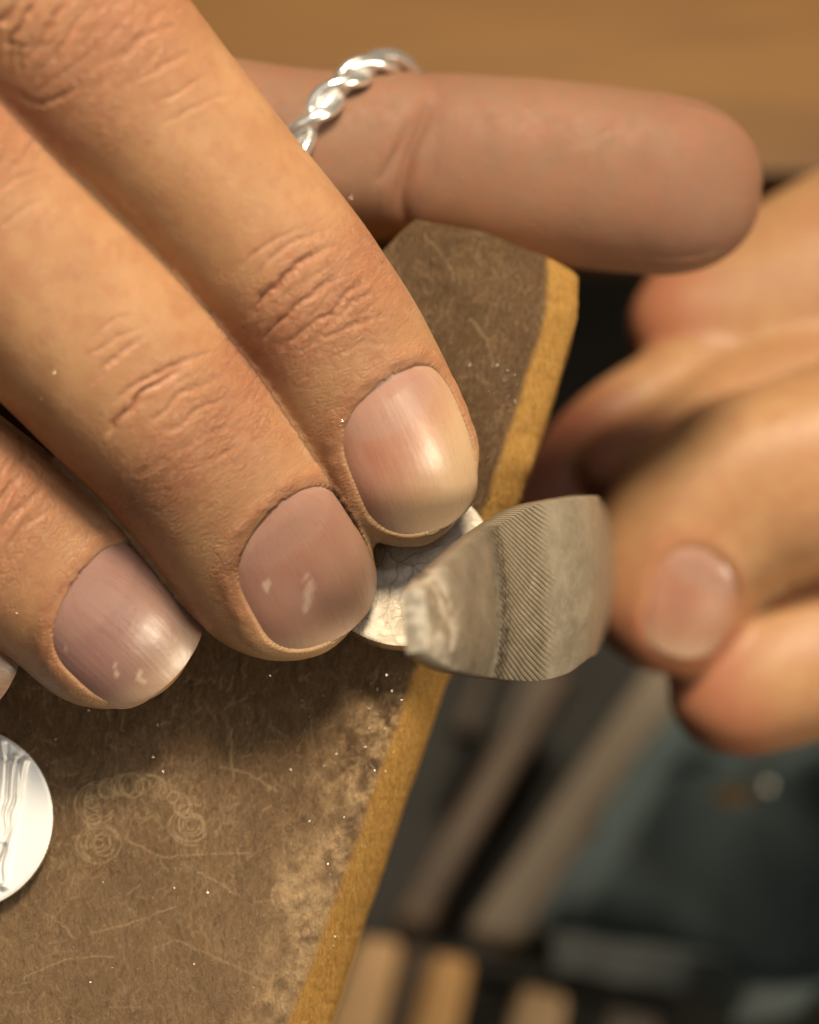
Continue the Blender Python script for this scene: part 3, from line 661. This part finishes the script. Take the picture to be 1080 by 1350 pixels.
c = t.mix(t.ramp(gr2, 0.35, 0.7, 0.0, 0.5), c, (0.20, 0.105, 0.045))
big = t.noise(t.scale(wc, (0.16, 0.11, 1)), 1.0, 4, 0.7, 0.8)
c = t.mix(t.ramp(big, 0.40, 0.62, 0.55, 0.0), c, (0.085, 0.046, 0.021))
c = t.mix(t.math('MULTIPLY', t.attr('worn'), 0.35), c, (0.38, 0.25, 0.14))
c = t.mix(t.math('MULTIPLY', t.attr('stain'), 0.7), c, t.mix(gr, (0.045, 0.024, 0.010), (0.12, 0.068, 0.032)))
fl2 = t.noise(t.scale(wc, (5.0, 1.6, 1.0)), 1.0, 5, 0.75, 2.2)
c = t.mix(t.ramp(fl2, 0.57, 0.68, 0.0, 0.55), c, (0.42, 0.29, 0.165))
c = t.mix(t.ramp(fib, 0.56, 0.72, 0.0, 0.35), c, (0.36, 0.25, 0.15))
c = t.mix(t.ramp(fib, 0.30, 0.44, 0.5, 0.0), c, (0.055, 0.034, 0.018))
c = t.mix(t.math('MULTIPLY', t.attr('dust'), t.ramp(t.noise(wc, 1.6, 4, 0.7), 0.25, 0.65, 0.15, 1.0)), c, (0.56, 0.38, 0.20))
c = t.mix(t.math('MULTIPLY', t.attr('scratch'), 0.9), c, (0.56, 0.40, 0.23))
c = t.mix(t.math('MULTIPLY', t.attr('gouge'), 0.75), c, (0.045, 0.026, 0.013))
rg = t.noise(t.scale(wc, (4.2, 0.8, 1.0)), 1.0, 4, 0.65, 0.8); rg2 = t.noise(t.scale(wc, (9, 2.0, 3.0)), 1.0, 3, 0.6, 1.0)
rc = t.mix(t.ramp(rg, 0.3, 0.7), (0.37, 0.185, 0.042), (0.54, 0.305, 0.080))
rc = t.mix(t.ramp(rg2, 0.52, 0.7, 0.0, 0.5), rc, (0.68, 0.46, 0.19)); rc = t.mix(t.ramp(rg2, 0.30, 0.42, 0.55, 0.0), rc, (0.20, 0.10, 0.03))
c = t.mix(t.attr('raw'), c, rc)
hh = t.math('ADD', t.math('MULTIPLY', fib, 0.9), t.math('ADD', t.math('MULTIPLY', gr, 0.6), t.math('MULTIPLY', rg2, 0.6)))
t.P(Base_Color=c, Roughness=t.ramp(gr, 0.3, 0.7, 0.52, 0.75), Normal=t.bump(hh, 0.00028, 1.0), Specular_IOR_Level=0.15)
pin.data.materials.append(t.m); orient_out(pin)

# ------------------------------------------------------------------ silver discs with leaf relief
RD = 8.72; TD = 1.6
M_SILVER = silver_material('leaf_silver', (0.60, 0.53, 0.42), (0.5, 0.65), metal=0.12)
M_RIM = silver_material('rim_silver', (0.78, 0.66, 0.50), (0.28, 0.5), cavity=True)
def make_disc(centre, nrm, spin, relief, scale, hatch, loc, labels, mat):
    nrm = nrm / np.linalg.norm(nrm); e1 = np.cross(np.array([0, 1.0, 0]), nrm); e1 /= np.linalg.norm(e1); e2 = np.cross(nrm, e1)
    nr, na = 210, 620
    r = np.linspace(0.004, 1, nr) ** 0.85; a = np.linspace(0, 2 * math.pi, na, endpoint=False)
    Rr, Aa = np.meshgrid(r, a, indexing='ij'); X = RD * Rr * np.cos(Aa); Y = RD * Rr * np.sin(Aa)
    h, cav = relief(X, Y)
    edge = np.clip((Rr * RD - (RD - 0.35)) / 0.35, 0, 1); h = h * (1 - edge ** 2) - 0.10 * edge ** 2
    rimw = RD * (1 + 0.0035 * np.sin(Aa * 150) * (Rr > 0.995)) * Rr / np.maximum(Rr, 1e-6)
    top = centre + X[..., None] * e1 + Y[..., None] * e2 + h[..., None] * nrm
    ns = 12; zz = np.linspace(0.10, TD - 0.08, ns)
    k = np.arange(na); lines = hatch(a[None, :], zz[:, None])
    rad = RD + 0.02 - 0.05 * lines + 0.04 * np.sin(np.pi * np.linspace(0, 1, ns))[:, None]
    side = centre + (rad * np.cos(a))[..., None] * e1 + (rad * np.sin(a))[..., None] * e2 - zz[:, None, None] * nrm
    bot = centre + (RD * .98 * np.cos(a))[:, None] * e1 + (RD * .98 * np.sin(a))[:, None] * e2 - TD * nrm
    V = np.vstack([top.reshape(-1, 3), side.reshape(-1, 3), bot, (centre - TD * nrm)[None], (centre + h[0, 0] * nrm)[None]])
    f = grid_faces(nr + ns + 1, na, True)
    kb = (nr + ns) * na; c1 = len(V) - 2; c2 = len(V) - 1; j = np.arange(na)
    fl = f.tolist() + np.stack([kb + j, kb + (j + 1) % na, 0 * j + c1], 1).tolist() + np.stack([(j + 1) % na, j, 0 * j + c2], 1).tolist()
    o = mesh_obj('silver_disc', V, fl, mat, loc=F(loc)); orient_out(o)
    o.data.materials.append(M_RIM)
    mi = np.zeros(len(o.data.polygons), np.int32); mi[(nr - 1) * na:(nr + ns) * na] = 1
    o.data.polygons.foreach_set('material_index', mi)
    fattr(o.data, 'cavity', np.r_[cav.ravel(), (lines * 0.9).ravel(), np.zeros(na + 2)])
    tag(o, labels, 'silver disc', 'silver leaf discs'); return o
def seg_d(X, Y, p, q):
    p, q = np.array(p, float), np.array(q, float); d = q - p; L = d @ d; t = np.clip(((X - p[0]) * d[0] + (Y - p[1]) * d[1]) / L, 0, 1)
    return np.hypot(X - p[0] - t * d[0], Y - p[1] - t * d[1]), t
def veins(X, Y):
    # midrib from upper left to the lower right, side ribs leaving it, fine net between them
    wx = X + 0.6 * fbm(X, Y, 1, 0.45, 3); wy = Y + 0.6 * fbm(X, Y, 6, 0.45, 3)
    h = 0.10 * fbm(X, Y, 2, 0.35, 2); cav = np.zeros_like(X)
    def groove(p, q, w, dep, col):
        nonlocal h, cav
        d, t = seg_d(wx, wy, p, q); w = w * (1.15 - 0.7 * t); g = np.exp(-(d / w) ** 2)
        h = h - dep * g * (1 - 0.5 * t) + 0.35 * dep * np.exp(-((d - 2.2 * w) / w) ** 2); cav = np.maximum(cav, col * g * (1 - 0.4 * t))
    m0, m1 = np.array([-6.0, 4.6]), np.array([6.5, -5.6]); groove(m0, m1, 0.11, 0.12, 0.8)
    ax = (m1 - m0) / np.linalg.norm(m1 - m0); nm = np.array([-ax[1], ax[0]])
    r = random.Random(4)
    for i in range(9):
        s = m0 + (m1 - m0) * ((i + 0.3) / 10)
        for sg in (1, -1):
            e = s + sg * nm * r.uniform(5.0, 7.5) + ax * r.uniform(2.5, 5.5)
            groove(s + ax * r.uniform(-.3, .3), e, 0.09, 0.09, 0.65)
            for k in range(4):
                u = r.uniform(0.2, 0.9); b = s + (e - s) * u; dr = (e - s) / np.linalg.norm(e - s)
                an = r.choice((-1, 1)) * r.uniform(0.5, 1.1); d2 = np.array([dr[0] * math.cos(an) - dr[1] * math.sin(an), dr[0] * math.sin(an) + dr[1] * math.cos(an)])
                groove(b, b + d2 * r.uniform(0.8, 1.9), 0.06, 0.05, 0.45)
    # net: cells from random points
    pts = np.stack([r.uniform(-9, 9) for _ in range(0)] or [0]) if False else rng.uniform(-9, 9, (420, 2))
    sh = X.shape; Q = np.stack([wx.ravel(), wy.ravel()], 1); out = np.empty(len(Q))
    for ch in np.array_split(np.arange(len(Q)), 20):
        dd = np.sqrt(((Q[ch][:, None, :] - pts[None]) ** 2).sum(-1)); dd.partition(1, axis=1); out[ch] = dd[:, 1] - dd[:, 0]
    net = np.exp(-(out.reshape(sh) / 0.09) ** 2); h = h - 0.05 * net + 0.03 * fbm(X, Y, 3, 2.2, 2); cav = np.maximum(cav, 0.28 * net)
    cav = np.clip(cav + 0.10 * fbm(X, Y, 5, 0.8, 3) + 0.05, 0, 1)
    return h, cav
def folds(X, Y):
    # smooth pale field with a raised, folded leaf over the left part
    wx = X + 0.5 * fbm(X, Y, 1, 0.3, 2); wy = Y + 0.5 * fbm(X, Y, 6, 0.3, 2)
    line = 5.25 + 0.22 * wy - 0.03 * (wy - 1) ** 2                    # the leaf's right edge
    inn = smooth01((line - wx) / 0.35)
    h = 0.38 * inn
    for (p, q, w, hh) in (((6.2, 5.0), (3.9, -6.5), 0.34, 0.55), ((5.2, 5.4), (4.0, -2.2), 0.30, 0.42), ((4.0, 6.8), (3.4, -6.0), 0.35, 0.40), ((2.2, 6.6), (2.2, -5.0), 0.40, 0.3), ((-1, 6), (-2, -6), 0.6, .35), ((-4, 5), (-4, -5), .7, .3)):
        d, tq = seg_d(wx, wy, p, q); h = h + hh * np.exp(-(d / w) ** 2)
    for (p, q, w, hh) in (((5.6, 5.0), (3.5, -5.5), 0.15, 0.3), ((4.5, 6.5), (3.7, -6.0), 0.13, 0.25), ((3.4, 5.5), (5.6, 5.0), 0.2, 0.25)):
        d, tq = seg_d(wx, wy, p, q); h = h - hh * np.exp(-(d / w) ** 2)
    h = h + 0.05 * fbm(X, Y, 3, 0.9, 3) * inn
    return h, np.clip(0.08 * inn + 0.12 * np.exp(-((wx - line) / 0.3) ** 2), 0, 1)
hatch1 = lambda a, z: (0.5 + 0.5 * np.sin(a * 150 + z * 7.0)) ** 2 * np.where((a > 3.4) & (a < 4.45), 1.0, 0.06)
hatch2 = lambda a, z: 0.45 * (0.5 + 0.5 * np.sin(a * 120 + z * 2.0)) ** 2
c1 = pin_pt(0.0, 0.0, TD + 0.12) + 0.0
make_disc(U(532, 738, -9.0 + TD + 2.5), PN + np.array([0.03, 0.27, 0]), 0, veins, 1, hatch1, c1 - TD * PN,
          'silver disc with etched leaf veins, pinned under the fingertips beside the file', M_SILVER)
a2, b2 = on_pin(-47, 1080)
c2 = pin_pt(a2, b2, TD + 0.15)
M_PALE = silver_material('pale_silver', (0.86, 0.87, 0.86), (0.42, 0.5), fine=1500, fd=0.00001, metal=0.2)
make_disc(c2, PN + np.array([0.0, 0.0, 0]), 0, folds, 1, hatch2, c2 - TD * PN, 'pale silver disc with raised folded leaf, lying alone on the wood at the left edge', M_PALE)

# ------------------------------------------------------------------ half-round file
fr_root = empty('file', F(U(800, 760, -22)))
tag(fr_root, 'worn curved steel file with cross-cut teeth, rubbing the rim of the disc', 'file')
st = [  # px,py,Z of the upper edge; px,py,Z of the lower edge; bulge mm; thickness mm
    (560, 776, 26.0, 566, 858, 27, 0.3, 2.0), (580, 758, 21, 586, 874, 22.0, 0.5, 2.1), (602, 738, 17, 610, 884, 17.5, 0.6, 2.2), (652, 697, 7.5, 656, 894, 7.5, 0.8, 2.2), (700, 668, 1.2, 706, 898, 1.0, 0.9, 2.3),
    (745, 658, -3, 748, 888, -3.2, 0.9, 2.3), (778, 654, -8, 776, 868, -8, 0.8, 2.3), (788, 654, -17.0, 786, 862, -17.0, 0.5, 2.3), (791, 660, -36, 790, 850, -36, 0.3, 2.2), (806, 680, -62, 806, 820, -62, 1.4, 2.0), (836, 700, -86, 836, 800, -86, 1.4, 2.0)]
Tt = catmull([U(*s_[0:3]) for s_ in st], 60); Bt = catmull([U(*s_[3:6]) for s_ in st], 60); pr = catmull([s_[6:8] for s_ in st], 60)
def file_body():
    n = len(Tt); ax = np.gradient((Tt + Bt) / 2, axis=0); ax /= np.linalg.norm(ax, axis=1)[:, None]
    up = Tt - Bt; W = np.linalg.norm(up, axis=1); up /= W[:, None]
    out = np.cross(ax, up); out *= np.sign(out[:, 2:3]); out /= np.linalg.norm(out, axis=1)[:, None]
    arc = np.r_[0, np.cumsum(np.linalg.norm(np.diff((Tt + Bt) / 2, axis=0), axis=1))]
    nv = 300; v = np.linspace(0, 1, nv)
    Sg, Vv = np.meshgrid(arc, v, indexing='ij')
    bul = pr[:, :1] * (1 - np.abs(2 * v - 1)[None] ** 2.4)
    hgt = Vv * W[:, None]
    pxs = (540 + ((Tt + Bt) / 2)[:, 0] * S * D / (D - Tt[:, 2]))[:, None] + 0 * Vv
    cut = smooth01((pxs - 648) / 5) * smooth01((724 + 10 * vnoise(hgt, 0 * hgt, 2, .5) - pxs) / 26)
    ph = (Sg * 0.38 + hgt * 0.77) * 2 * math.pi / 0.43
    saw = (ph / (2 * math.pi)) % 1.0; tooth = cut * (np.minimum(saw / 0.75, (1 - saw) / 0.25) - 0.5)
    tip = smooth01((610 + 12 * vnoise(hgt, 0 * hgt, 5, .6) - pxs) / 22)
    rough = tip * (0.22 * fbm(Sg, hgt, 1, 0.45, 2) + 0.05 * fbm(Sg, hgt, 2, 2.0, 2))
    rad = bul + 0.12 * tooth + rough + 0.05 * fbm(Sg, hgt, 8, 0.5, 3) - 0.25 * smooth01((Sg * 0 + 652 - pxs) / 6)
    front = Bt[:, None] + up[:, None] * hgt[..., None] + out[:, None] * rad[..., None]
    nbk = 24; vb = np.linspace(1, 0, nbk)
    back = Bt[:, None] + up[:, None] * (vb[None] * W[:, None])[..., None] - out[:, None] * (pr[:, 1:2] * np.ones(nbk)[None])[..., None]
    V = np.concatenate([front, back], 1); nc = nv + nbk
    f = grid_faces(n, nc, True).tolist(); f.append(list(range(nc))[::-1]); f.append([(n - 1) * nc + i for i in range(nc)])
    o = mesh_obj('blade', V.reshape(-1, 3), f, None, fr_root); orient_out(o)
    for i in (len(f) - 2, len(f) - 1): o.data.polygons[i].use_smooth = False
    z0 = np.zeros((n, nbk)); fattr(o.data, 'cavity', np.concatenate([cut * (1 - np.minimum(saw / 0.75, (1 - saw) / 0.25)) ** 2.2, z0], 1))
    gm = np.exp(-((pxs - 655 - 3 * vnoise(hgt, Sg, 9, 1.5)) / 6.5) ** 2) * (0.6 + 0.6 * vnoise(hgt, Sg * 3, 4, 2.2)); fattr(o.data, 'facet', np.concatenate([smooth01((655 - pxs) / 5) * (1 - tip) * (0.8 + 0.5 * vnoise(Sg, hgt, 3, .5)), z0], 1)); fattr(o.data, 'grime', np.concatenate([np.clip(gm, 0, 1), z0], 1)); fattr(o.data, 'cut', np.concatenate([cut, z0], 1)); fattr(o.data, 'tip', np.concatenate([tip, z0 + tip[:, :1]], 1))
    return o
blade = file_body()
t = NT('file_steel'); o_ = t.obj(); cav = t.attr('cavity'); tipa = t.attr('tip')
c = t.mix(t.ramp(t.noise(o_, 260, 4, 0.7), 0.3, 0.7), (0.27, 0.23, 0.165), (0.37, 0.315, 0.23))
c = t.mix(t.ramp(t.noise(o_, 1100, 3, 0.7), 0.58, 0.75, 0, 0.35), c, (0.20, 0.15, 0.09))
c = t.mix(t.math('MULTIPLY', t.attr('cut'), 0.5), c, (0.42, 0.35, 0.235))
c = t.mix(t.math('MULTIPLY', cav, 1.15, clamp=True), c, (0.035, 0.024, 0.014))
c = t.mix(t.math('MULTIPLY', t.math('MULTIPLY', tipa, t.ramp(t.noise(o_, 420, 2, 0.6), 0.42, 0.6)), 0.6), c, (0.85, 0.78, 0.64))  # highlights on the tip painted into the colour as pale blotches
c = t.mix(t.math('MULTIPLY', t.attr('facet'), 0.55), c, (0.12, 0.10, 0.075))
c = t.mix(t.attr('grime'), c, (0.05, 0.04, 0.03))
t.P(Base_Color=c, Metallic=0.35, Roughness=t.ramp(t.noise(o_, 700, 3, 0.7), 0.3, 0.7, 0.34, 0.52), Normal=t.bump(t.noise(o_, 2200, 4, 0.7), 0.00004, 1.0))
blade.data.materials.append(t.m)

# ------------------------------------------------------------------ ring worn on the thumb
ring_root_c = U(448, 205, -26.5)
rr_root = empty('ring', F(ring_root_c + np.array([0, 0, -9])))
tag(rr_root, 'twisted bright silver ring worn on the thumb', 'ring')
M_RING = silver_material('ring_silver', (0.95, 0.94, 0.90), (0.16, 0.26), cavity=False, fine=1200, fd=0.00001, metal=0.85)
ax = np.array([0.78, -0.44, 0.34]); ax /= np.linalg.norm(ax)
na = 360; a = np.linspace(0, 2 * math.pi, na, endpoint=False)
xr = thumb.s[np.argmin(np.linalg.norm(thumb.c - ring_root_c, axis=1))]; cr, tr = thumb.frame(np.array([xr]))[:2]; cr, tr = cr[0], tr[0]
def ring_path(a, dr=0.0, dx=0.0):
    off = 0.55 + dr
    p = thumb.surf(xr + 0 * a, a, capped=False, off=off)
    return p - (((p - cr) @ ax) / (tr @ ax))[:, None] * tr + np.asarray(dx + 0 * a)[:, None] * ax
def tube(path, rad, nseg, name, mat, parent):
    tn = np.roll(path, -1, 0) - np.roll(path, 1, 0); tn /= np.linalg.norm(tn, axis=1)[:, None]
    n1 = ring_root_c - path; n1 -= (n1 * tn).sum(1)[:, None] * tn; n1 /= np.linalg.norm(n1, axis=1)[:, None]; n2 = np.cross(tn, n1)
    th = np.linspace(0, 2 * math.pi, nseg, endpoint=False); rad = np.broadcast_to(rad, (len(path),))
    V = path[:, None] + rad[:, None, None] * (np.cos(th)[None, :, None] * n1[:, None] + np.sin(th)[None, :, None] * n2[:, None])
    V = np.vstack([V.reshape(-1, 3)]); f = grid_faces(len(path) + 1, nseg, True) % (len(path) * nseg)
    o = mesh_obj(name, V, f, mat, parent); orient_out(o); return o
tube(ring_path(a, -0.2), 0.75, 14, 'band', M_RING, rr_root)
for k in range(2):
    ph = a * 7 + k * math.pi
    tube(ring_path(a, 0.6 * np.sin(ph) + 0.35, 1.15 * np.cos(ph)), 0.72, 12, 'twisted_wire', M_RING, rr_root)

# ------------------------------------------------------------------ metal filings and wood dust lying on the pin
def flakes(name, n, mat, picker, size, seed, label, cat):
    r = random.Random(seed); V = []; Fc = []
    for i in range(n):
        px, py = picker(r); a_, b_ = on_pin(px, py)
        if a_ > xo(np.array([b_]))[0] - 0.2: continue
        do = (xo(np.array([b_]))[0] - a_) * 0.94; e_ = max(0, (CH - do) / CH); hz = -(0.9 * e_ ** 1.6 * 3.6) + 0.05
        s_ = size * math.exp(r.gauss(0, 0.4)); c_ = pin_pt(a_, b_, hz + s_ * 0.5)
        k = len(V); an = r.uniform(0, 6.28); el = r.uniform(1, 3.2)
        for q in range(4):
            g = an + q * math.pi / 2; l = s_ * (el if q % 2 == 0 else 1)
            V.append(c_ + l * (math.cos(g) * PEX + math.sin(g) * PEY) + PN * r.uniform(-.6, .6) * s_)
        V.append(c_ + PN * s_ * 0.9)
        Fc += [(k, k + 1, k + 4), (k + 1, k + 2, k + 4), (k + 2, k + 3, k + 4), (k + 3, k, k + 4), (k, k + 3, k + 2, k + 1)]
    o = mesh_obj(name, np.array(V), Fc, mat, smooth=False, loc=F(P0)); tag(o, label, cat, kind='stuff'); return o
M_FIL = silver_material('filing_silver', (0.92, 0.88, 0.80), (0.2, 0.35), cavity=False)
def pk1(r):
    u = r.random()
    if u < 0.45: y = r.uniform(885, 1120); x = 590 - (y - 890) * 0.335 - abs(r.gauss(0, 70)) - 20; return x, y
    if u < 0.72: return r.uniform(0, 520), r.uniform(880, 1350)
    if u < 0.86: return r.gauss(660, 14), r.gauss(490, 16)
    return 625 + r.gauss(0, 14) + (690 - (yy := r.uniform(480, 700))) * 0.28, yy
flakes('metal_filings', 900, M_FIL, pk1, 0.031, 3, 'tiny bright silver filings scattered over the scratched wood', 'filings')

me_ = rhand.data; vv_ = np.empty(len(me_.vertices) * 3, np.float32); me_.vertices.foreach_get('co', vv_); vv_ = vv_.reshape(-1, 3).astype(float) + np.array(rhand.location)
nn_ = np.empty(len(me_.vertices) * 3, np.float32); me_.vertex_normals.foreach_get('vector', nn_); nn_ = nn_.reshape(-1, 3).astype(float)
loc_ = ((vv_ - O) * 1000) @ R3; pxx = 540 + loc_[:, 0] * S * D / (D - loc_[:, 2]); pyy = 675 - loc_[:, 1] * S * D / (D - loc_[:, 2])
okv = np.nonzero((nn_ @ EZ > 0.35) & (pxx > 0) & (pxx < 900) & (pyy > 0) & (pyy < 950))[0]; pick = rng.choice(okv, 150, replace=False)
V = []; Fc = []
for i_ in pick:
    c_ = loc_[i_]; n_ = nn_[i_] @ R3; s_ = 0.028 * math.exp(random.gauss(0, 0.45)); u_ = np.cross(n_, [0.3, 0.5, 0.1]); u_ /= np.linalg.norm(u_); w_ = np.cross(n_, u_); k = len(V); el = random.uniform(1, 2.5)
    V += [c_ + u_ * s_ * el, c_ + w_ * s_, c_ - u_ * s_ * el, c_ - w_ * s_, c_ + n_ * s_ * 0.9]; Fc += [(k, k + 1, k + 4), (k + 1, k + 2, k + 4), (k + 2, k + 3, k + 4), (k + 3, k, k + 4), (k, k + 3, k + 2, k + 1)]
fs_ = mesh_obj('metal_dust', np.array(V), Fc, M_FIL, smooth=False, loc=F(P0)); tag(fs_, 'pale specks of metal dust stuck to the skin of the fingers', 'dust', kind='stuff')

# ------------------------------------------------------------------ setting: bench top, dark floor, slats, cloth
def plain(name, c1_, c2_, sc, rough=0.6, aniso=(1, 1, 1), bumpd=0.0005, sheen=0):
    t = NT(name); o_ = t.scale(t.obj(), aniso); n1 = t.noise(o_, sc, 4, 0.6, 0.4)
    t.P(Base_Color=t.mix(t.ramp(n1, 0.3, 0.7), c1_, c2_), Roughness=rough, Normal=t.bump(n1, bumpd, 0.6)); 
    if sheen: t.P(Sheen_Weight=sheen)
    return t.m
def box_world(name, quad, h0, h1, mat, parent=None, loc=None):
    """prism standing on a world-metre quad (list of xy), rounded a little"""
    V = [(p[0], p[1], h0) for p in quad] + [(p[0], p[1], h1) for p in quad]; n = len(quad)
    f = [tuple(range(n))[::-1], tuple(range(n, 2 * n))] + [(i, (i + 1) % n, n + (i + 1) % n, n + i) for i in range(n)]
    o = mesh_obj(name, np.array(V), f, mat, parent, loc, smooth=False, world_pts=True); orient_out(o)
    bv = o.modifiers.new('bevel', 'BEVEL'); bv.width = 0.0012; bv.segments = 2; return o
HB = 0.045     # bench top height
HF = -0.035       # dark floor under the pin
M_BENCH = plain('bench_wood', (0.18, 0.085, 0.021), (0.27, 0.132, 0.033), 9, 0.5, (1, 6, 1), 0.0002)
M_FLOOR = plain('dark_floor', (0.012, 0.012, 0.009), (0.024, 0.022, 0.017), 30, 0.7)
y_edge = ray_to(900, 218, HB)[1]
box_world('workbench', [(-0.6, y_edge - 0.006), (0.6, y_edge + 0.003), (0.6, y_edge + 0.8), (-0.6, y_edge + 0.8)], HB - 0.03, HB, M_BENCH, loc=(0, y_edge, HB - 0.03))
tag(bpy.data.objects['workbench'], 'orange-brown wooden workbench top filling the blurred background', 'workbench')
fl = mesh_obj('ground', [(-3, -3, HF - 0.03), (3, -3, HF - 0.03), (3, 3, HF - 0.03), (-3, 3, HF - 0.03)], [(0, 1, 2, 3)], M_FLOOR, world_pts=True); tag(fl, kind='structure')

slat_root = empty('slatted_rack', ray_to(620, 1180, HF)); tag(slat_root, 'blurred wooden rack of pale and dark slats below the bench pin', 'rack')
rails = [((514, 1212), (565, 1218), (760, 880), (715, 875), (0.13, 0.085, 0.052)), ((616, 1222), (690, 1242), (985, 800), (915, 790), (0.42, 0.335, 0.24)),
         ((655, 960), (690, 965), (740, 860), (700, 860), (0.10, 0.075, 0.05)), ((590, 960), (628, 968), (668, 850), (640, 850), (0.055, 0.036, 0.022)),
         ((400, 1420), (480, 1440), (530, 1238), (474, 1232), (0.78, 0.48, 0.23)), ((530, 1395), (592, 1405), (622, 1262), (572, 1254), (0.80, 0.45, 0.17)), ((655, 1400), (730, 1420), (748, 1310), (688, 1296), (0.75, 0.50, 0.27)),
         ((785, 1400), (860, 1410), (870, 1340), (800, 1325), (0.22, 0.18, 0.14)), ((497, 1400), (520, 1400), (566, 1250), (538, 1244), (0.15, 0.10, 0.06))]
for i, (p1, p2, p3, p4, colr) in enumerate(rails):
    q = [ray_to(*p, HF + 0.002)[:2] for p in (p1, p2, p3, p4)]
    box_world('slat', q, HF - 0.006, HF + 0.002, plain('slat_wood', tuple(0.75 * k for k in colr), colr, 40, 0.6), slat_root)
q = [ray_to(*p, HF - 0.006)[:2] for p in ((380, 1236), (900, 1330), (900, 1300), (380, 1206))]
box_world('gap_strip', q, HF - 0.016, HF - 0.0065, plain('gap_black', (0.010, 0.009, 0.007), (0.02, 0.018, 0.014), 30, 0.6), slat_root)  # near-black strip painting in the dark gap between the slat rows
q = [ray_to(*p, HF - 0.008)[:2] for p in ((625, 1330), (672, 1338), (680, 1306), (632, 1298))]
# dark blue work cloth, lying in soft folds
nx, ny = 170, 130
gx, gy = np.meshgrid(np.linspace(-0.012, 0.19, nx), np.linspace(-0.16, -0.045, ny), indexing='xy')
c0 = ray_to(760, 1200, HF)
k4 = [ray_to(*p, HF + 0.004) for p in ((690, 1290), (1330, 1420), (1330, 985), (868, 1010))]
gu, gv = np.meshgrid(np.linspace(0, 1, nx), np.linspace(0, 1, ny), indexing='xy')
X, Y = [(k4[0][i] * (1 - gu) + k4[1][i] * gu) * (1 - gv) + (k4[3][i] * (1 - gu) + k4[2][i] * gu) * gv + 0.0025 * fbm(gu * 40, gv * 30, 3 + i, 0.2, 2) for i in (0, 1)]
hf = HF + 0.006 + 0.007 * fbm(X * 1000, Y * 1000, 0, 0.018, 3) + 0.003 * np.sin((X * 0.6 + Y) * 220 + 2 * fbm(X * 1000, Y * 1000, 4, 0.02, 2))
edge = smooth01(gu / 0.05) * smooth01((1 - gu) / .05) * smooth01(gv / .06) * smooth01((1 - gv) / 0.06)
hf = hf * edge - 0.004 * (1 - edge)
top = np.stack([X, Y, hf], -1).reshape(-1, 3); bot = top - np.array([0, 0, 0.0012])
rimc = np.r_[np.arange(nx), np.arange(1, ny) * nx + nx - 1, (ny - 1) * nx + np.arange(nx - 2, -1, -1), np.arange(ny - 2, 0, -1) * nx]
fs = np.vstack([grid_faces(ny, nx), grid_faces(ny, nx, base=nx * ny)[:, ::-1], np.stack([rimc, rimc + nx * ny, np.roll(rimc, -1) + nx * ny, np.roll(rimc, -1)], 1)])
M_CLOTH = plain('blue_cloth', (0.055, 0.075, 0.077), (0.19, 0.26, 0.265), 28, 0.85, bumpd=0.0006, sheen=0.15)
cl = mesh_obj('work_cloth', np.vstack([top, bot]), fs, M_CLOTH, loc=c0, world_pts=True); orient_out(cl)
tag(cl, 'dark blue work cloth lying in soft folds at the lower right', 'cloth')

# small bright rivet and its brass plate by the cloth
def lathe(name, prof, c, mat, parent=None, seg=28, loc=None):
    V = []; n = len(prof)
    for (r_, z_) in prof:
        for k in range(seg): V.append((c[0] + r_ * math.cos(2 * math.pi * k / seg), c[1] + r_ * math.sin(2 * math.pi * k / seg), c[2] + z_))
    f = grid_faces(n, seg, True).tolist() + [list(range(seg))[::-1], [(n - 1) * seg + k for k in range(seg)]]
    o = mesh_obj(name, np.array(V), f, mat, parent, loc, world_pts=True); orient_out(o); return o
c = ray_to(1008, 1034, HF + 0.016)
rv = empty('button', c - np.array([0, 0, .003])); tag(rv, 'small domed silver button beside a dull brass tab, by the cloth', 'button')
lathe('dome', [(0.0015, -0.003), (0.0015, 0), (0.0014, 0.0005), (0.001, 0.001), (0.0004, 0.0013)], c, silver_material('button_metal', (.75, .72, .66), (.25, .35), False), rv)
q = [ray_to(*p, HF + 0.014)[:2] for p in ((940, 1056), (990, 1056), (992, 1036), (945, 1034))]
box_world('tab', q, HF + 0.0125, HF + 0.014, plain('brass', (0.20, 0.10, 0.025), (0.28, 0.15, 0.05), 60, 0.4), rv)
